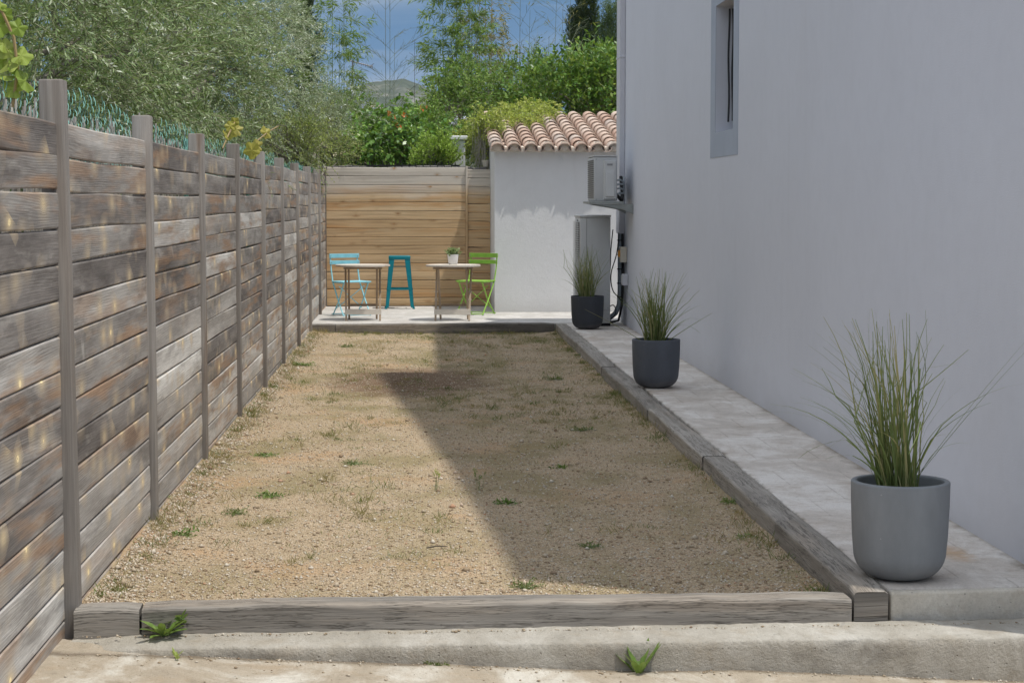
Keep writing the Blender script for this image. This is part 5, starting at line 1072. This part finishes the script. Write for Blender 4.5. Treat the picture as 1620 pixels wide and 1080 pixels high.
# cypresses and conifers far behind
def conifer(name, label, cat, seed, px, Y, top, wid, mat, base_py=270, spires=((0, 0, 1.0),), n=900, tiers=False, Lt=.35, ll=.07, lw=.02, bk='bark'):
    rg = np.random.default_rng(seed); x = X(px, Y); zt = Z(top, Y); t = thing(name, label, cat, (x, Y, -.4)); Pn = []; Dn = []; tr = MB()
    for (dx, dt, sc) in spires:
        sx = x + dx / 3000 * Y; st = zt - dt / 3000 * Y; w = wid / 3000 * Y * sc; m = int(n * sc); u = rg.random(m) ** .85; z = .3 + (st - .3) * u; az = rg.uniform(0, 6.28, m)
        if tiers: u = np.round(u * 15) / 15 + rg.normal(0, .006, m); z = .3 + (st - .3) * u
        prof = np.clip(1 - u, 0, 1) ** (.9 if tiers else .55); rr = w * prof * (rg.random(m) ** (.7 if tiers else .4)) * (.8 + .35 * np.sin(az * 3 + z * 4)) * (.75 + .5 * np.sin(z * 5.3 + az))
        Pn.append(np.stack([sx + rr * np.cos(az), Y + rr * np.sin(az), z], 1)); Dn.append(np.stack([np.cos(az) * (1. if tiers else .45), np.sin(az) * (1. if tiers else .45), np.full(m, .15 if tiers else 1.0)], 1) + rg.normal(0, .2, (m, 3)))
        tr.tube([(x, Y, -.4), (x * .5 + sx * .5, Y, st * .4), (sx, Y, st * .97)], [.10 * sc, .06 * sc, .008], 7)
    P = np.concatenate(Pn); D = np.concatenate(Dn); V, k, r, _ = sprays(rg, P, D, Lt * rg.uniform(.6, 1.2, len(P)), 12, ll, lw, .5, .1 if not tiers else .25); np_mesh('crown', V, k, r, mat, t); tr.build('trunk', M[bk], t, smooth=True)
conifer('cypress_tree', 'tall narrow cypress behind the olive trees on the left', 'tree', 401, 484, 42, -110, 44, M['cypress'], n=3600, Lt=.30)
conifer('cypress_tree', 'dark forked cypress rising above the glossy hedge', 'tree', 402, 920, 46, -8, 32, M['cypress'], spires=((0, 0, 1.0), (15, 12, .6), (-13, 34, .7)), n=2400, Lt=.28)
conifer('conifer_tree', 'feathery dark conifer beside the house edge above the hedge', 'tree', 403, 968, 50, 20, 70, M['conifer'], spires=((0, 0, 1.0), (22, 8, .8), (-20, 26, .6)), n=2600, Lt=.5)
conifer('cedar_tree', 'rusty brown tiered cedar behind the bamboo', 'tree', 404, 775, 52, 62, 75, M['cedar'], n=900, tiers=True, Lt=.45, bk='culm_dry')
conifer('conifer_tree', 'small rounded green conifer between the bare canes', 'tree', 405, 842, 55, 88, 26, M['mid'], n=600, Lt=.35)

def bamboo(name, label, seed, culms, Y, leafm, culmm, dens=1.0, group=None, leafy=True, blen=.75):
    """culms: (px, top_py, leaf_top_py, leaf_bottom_py)"""
    rg = np.random.default_rng(seed); x0 = X(np.mean([c[0] for c in culms]), Y); t = thing(name, label, 'bamboo', (x0, Y, -.4), group=group); LP = []; LD = []; Q0 = []; Q1 = []; R0 = []
    for ci, c in enumerate(culms):
        px, top = c[0], c[1]; Yc = Y + rg.uniform(-.5, .5); x = X(px, Yc); zt = Z(top, Yc); lean = (X(c[2], Yc) - x) if len(c) > 2 else rg.normal(0, .1); nz = int(zt / .30); mb = MB(); pts = []; rr = []
        for k in range(nz + 1):
            u = k / nz; pts.append((x + lean * (u ** 1.5 - (( -.4 + Z(200, Yc)) / zt) ** 1.5 * 0), Yc, -.4 + (zt + .4) * u)); rr.append((.0095 if leafy else .007) * (1 - u * .85) + .0018)
        mb.tube(pts, rr, 6); mb.build('culm', culmm, t, smooth=True)
        for k in range(int(nz * .28), nz):
            for s in range(2 if leafy else (2 if rg.random() < .75 else 1)):
                az = (0 if (k + s) % 2 else 3.14) + rg.normal(0, .7); p = np.array(pts[k]); u = k / nz
                L = blen * rg.uniform(.5, 1.15) * (1.15 - .55 * u); d = np.array([math.cos(az) * .62, math.sin(az) * .5, .85]); prev = p; nsg = 5
                for j in range(nsg):
                    d = d + np.array([math.cos(az) * .10, math.sin(az) * .08, -.06 if not leafy else -.17]); d /= np.linalg.norm(d); q = prev + d * L / nsg; Q0.append(prev); Q1.append(q); R0.append((.004 if leafy else .0034) * (1 - j / nsg * .6)); prev = q
                    if (leafy and j >= 1):
                        for _ in range(int(rg.poisson(1.6 * dens))): LP.append(q + rg.normal(0, .03, 3)); LD.append(d + rg.normal(0, .45, 3) + np.array([0, 0, -.15]))
                    elif not leafy and j >= 1:
                        for s2 in range(2):
                            e = q + (d * .8 + rg.normal(0, .35, 3) + np.array([0, 0, .1])) * L * rg.uniform(.10, .28); Q0.append(q); Q1.append(e); R0.append(.0024)
                            if rg.random() < dens: LP.append(e); LD.append(d + rg.normal(0, .5, 3))
    R0 = np.array(R0); TV = tubes3(Q0, Q1, R0, R0 * .8); np_mesh('branches', TV, 4, np.full(len(TV), .5), culmm, t)
    if LP:
        LP = np.array(LP); LD = np.array(LD); m = 6 if leafy else 2; V, k, r, _ = sprays(rg, LP, LD, .13 * rg.uniform(.6, 1.3, len(LP)), m, .14, .021, .6, .35, .7); np_mesh('foliage', V, k, r, leafm, t)
bamboo('bamboo_clump', 'leafy bamboo clump between the cypress and the bare canes on the left', 501, [(527, -160, 530), (545, -140, 548), (512, -60, 505), (536, 40, 540)], 36, M['bamboo'], M['culm'], 1.7)
bamboo('bamboo_clump', 'dense green bamboo clump in the middle against the sky', 502, [(703, -120, 700), (722, -200, 724), (730, -170, 728), (741, -140, 744), (716, 60, 690), (734, 30, 748)], 37, M['bamboo'], M['culm'], 2.3)
bamboo('bamboo_clump', 'thin yellowing bamboo clump right of the dense green one', 503, [(757, -140, 760), (766, -80, 769), (776, -40, 778), (762, 20, 752)], 38.5, M['bamboo_dry'], M['culm_dry'], 1.1)
bamboo('bare_bamboo', 'tall bare forking bamboo canes in front of the hill', 504, [(611, -120, 612), (617, -60, 619), (620, 60, 626)], 35, M['bamboo'], M['cane_bare'], .015, leafy=False, blen=1.15)
bamboo('bare_bamboo', 'short dark bare cane at the right end of the hill', 505, [(655, 66, 657)], 35.5, M['bamboo'], M['cane_dark'], .0, leafy=False, blen=.22)
bamboo('bare_bamboo', 'tall bare bamboo canes standing just right of the cedar', 506, [(819, -110, 824), (830, 20, 838)], 37, M['bamboo'], M['cane_bare'], .02, leafy=False, blen=1.1)
bamboo('bare_bamboo', 'bare bamboo canes with a few yellow leaves left of the forked cypress', 507, [(868, -60, 882), (880, 10, 890), (896, -30, 902), (858, 60, 868)], 36.5, M['bamboo_dry'], M['cane_bare'], .16, leafy=False, blen=.9)
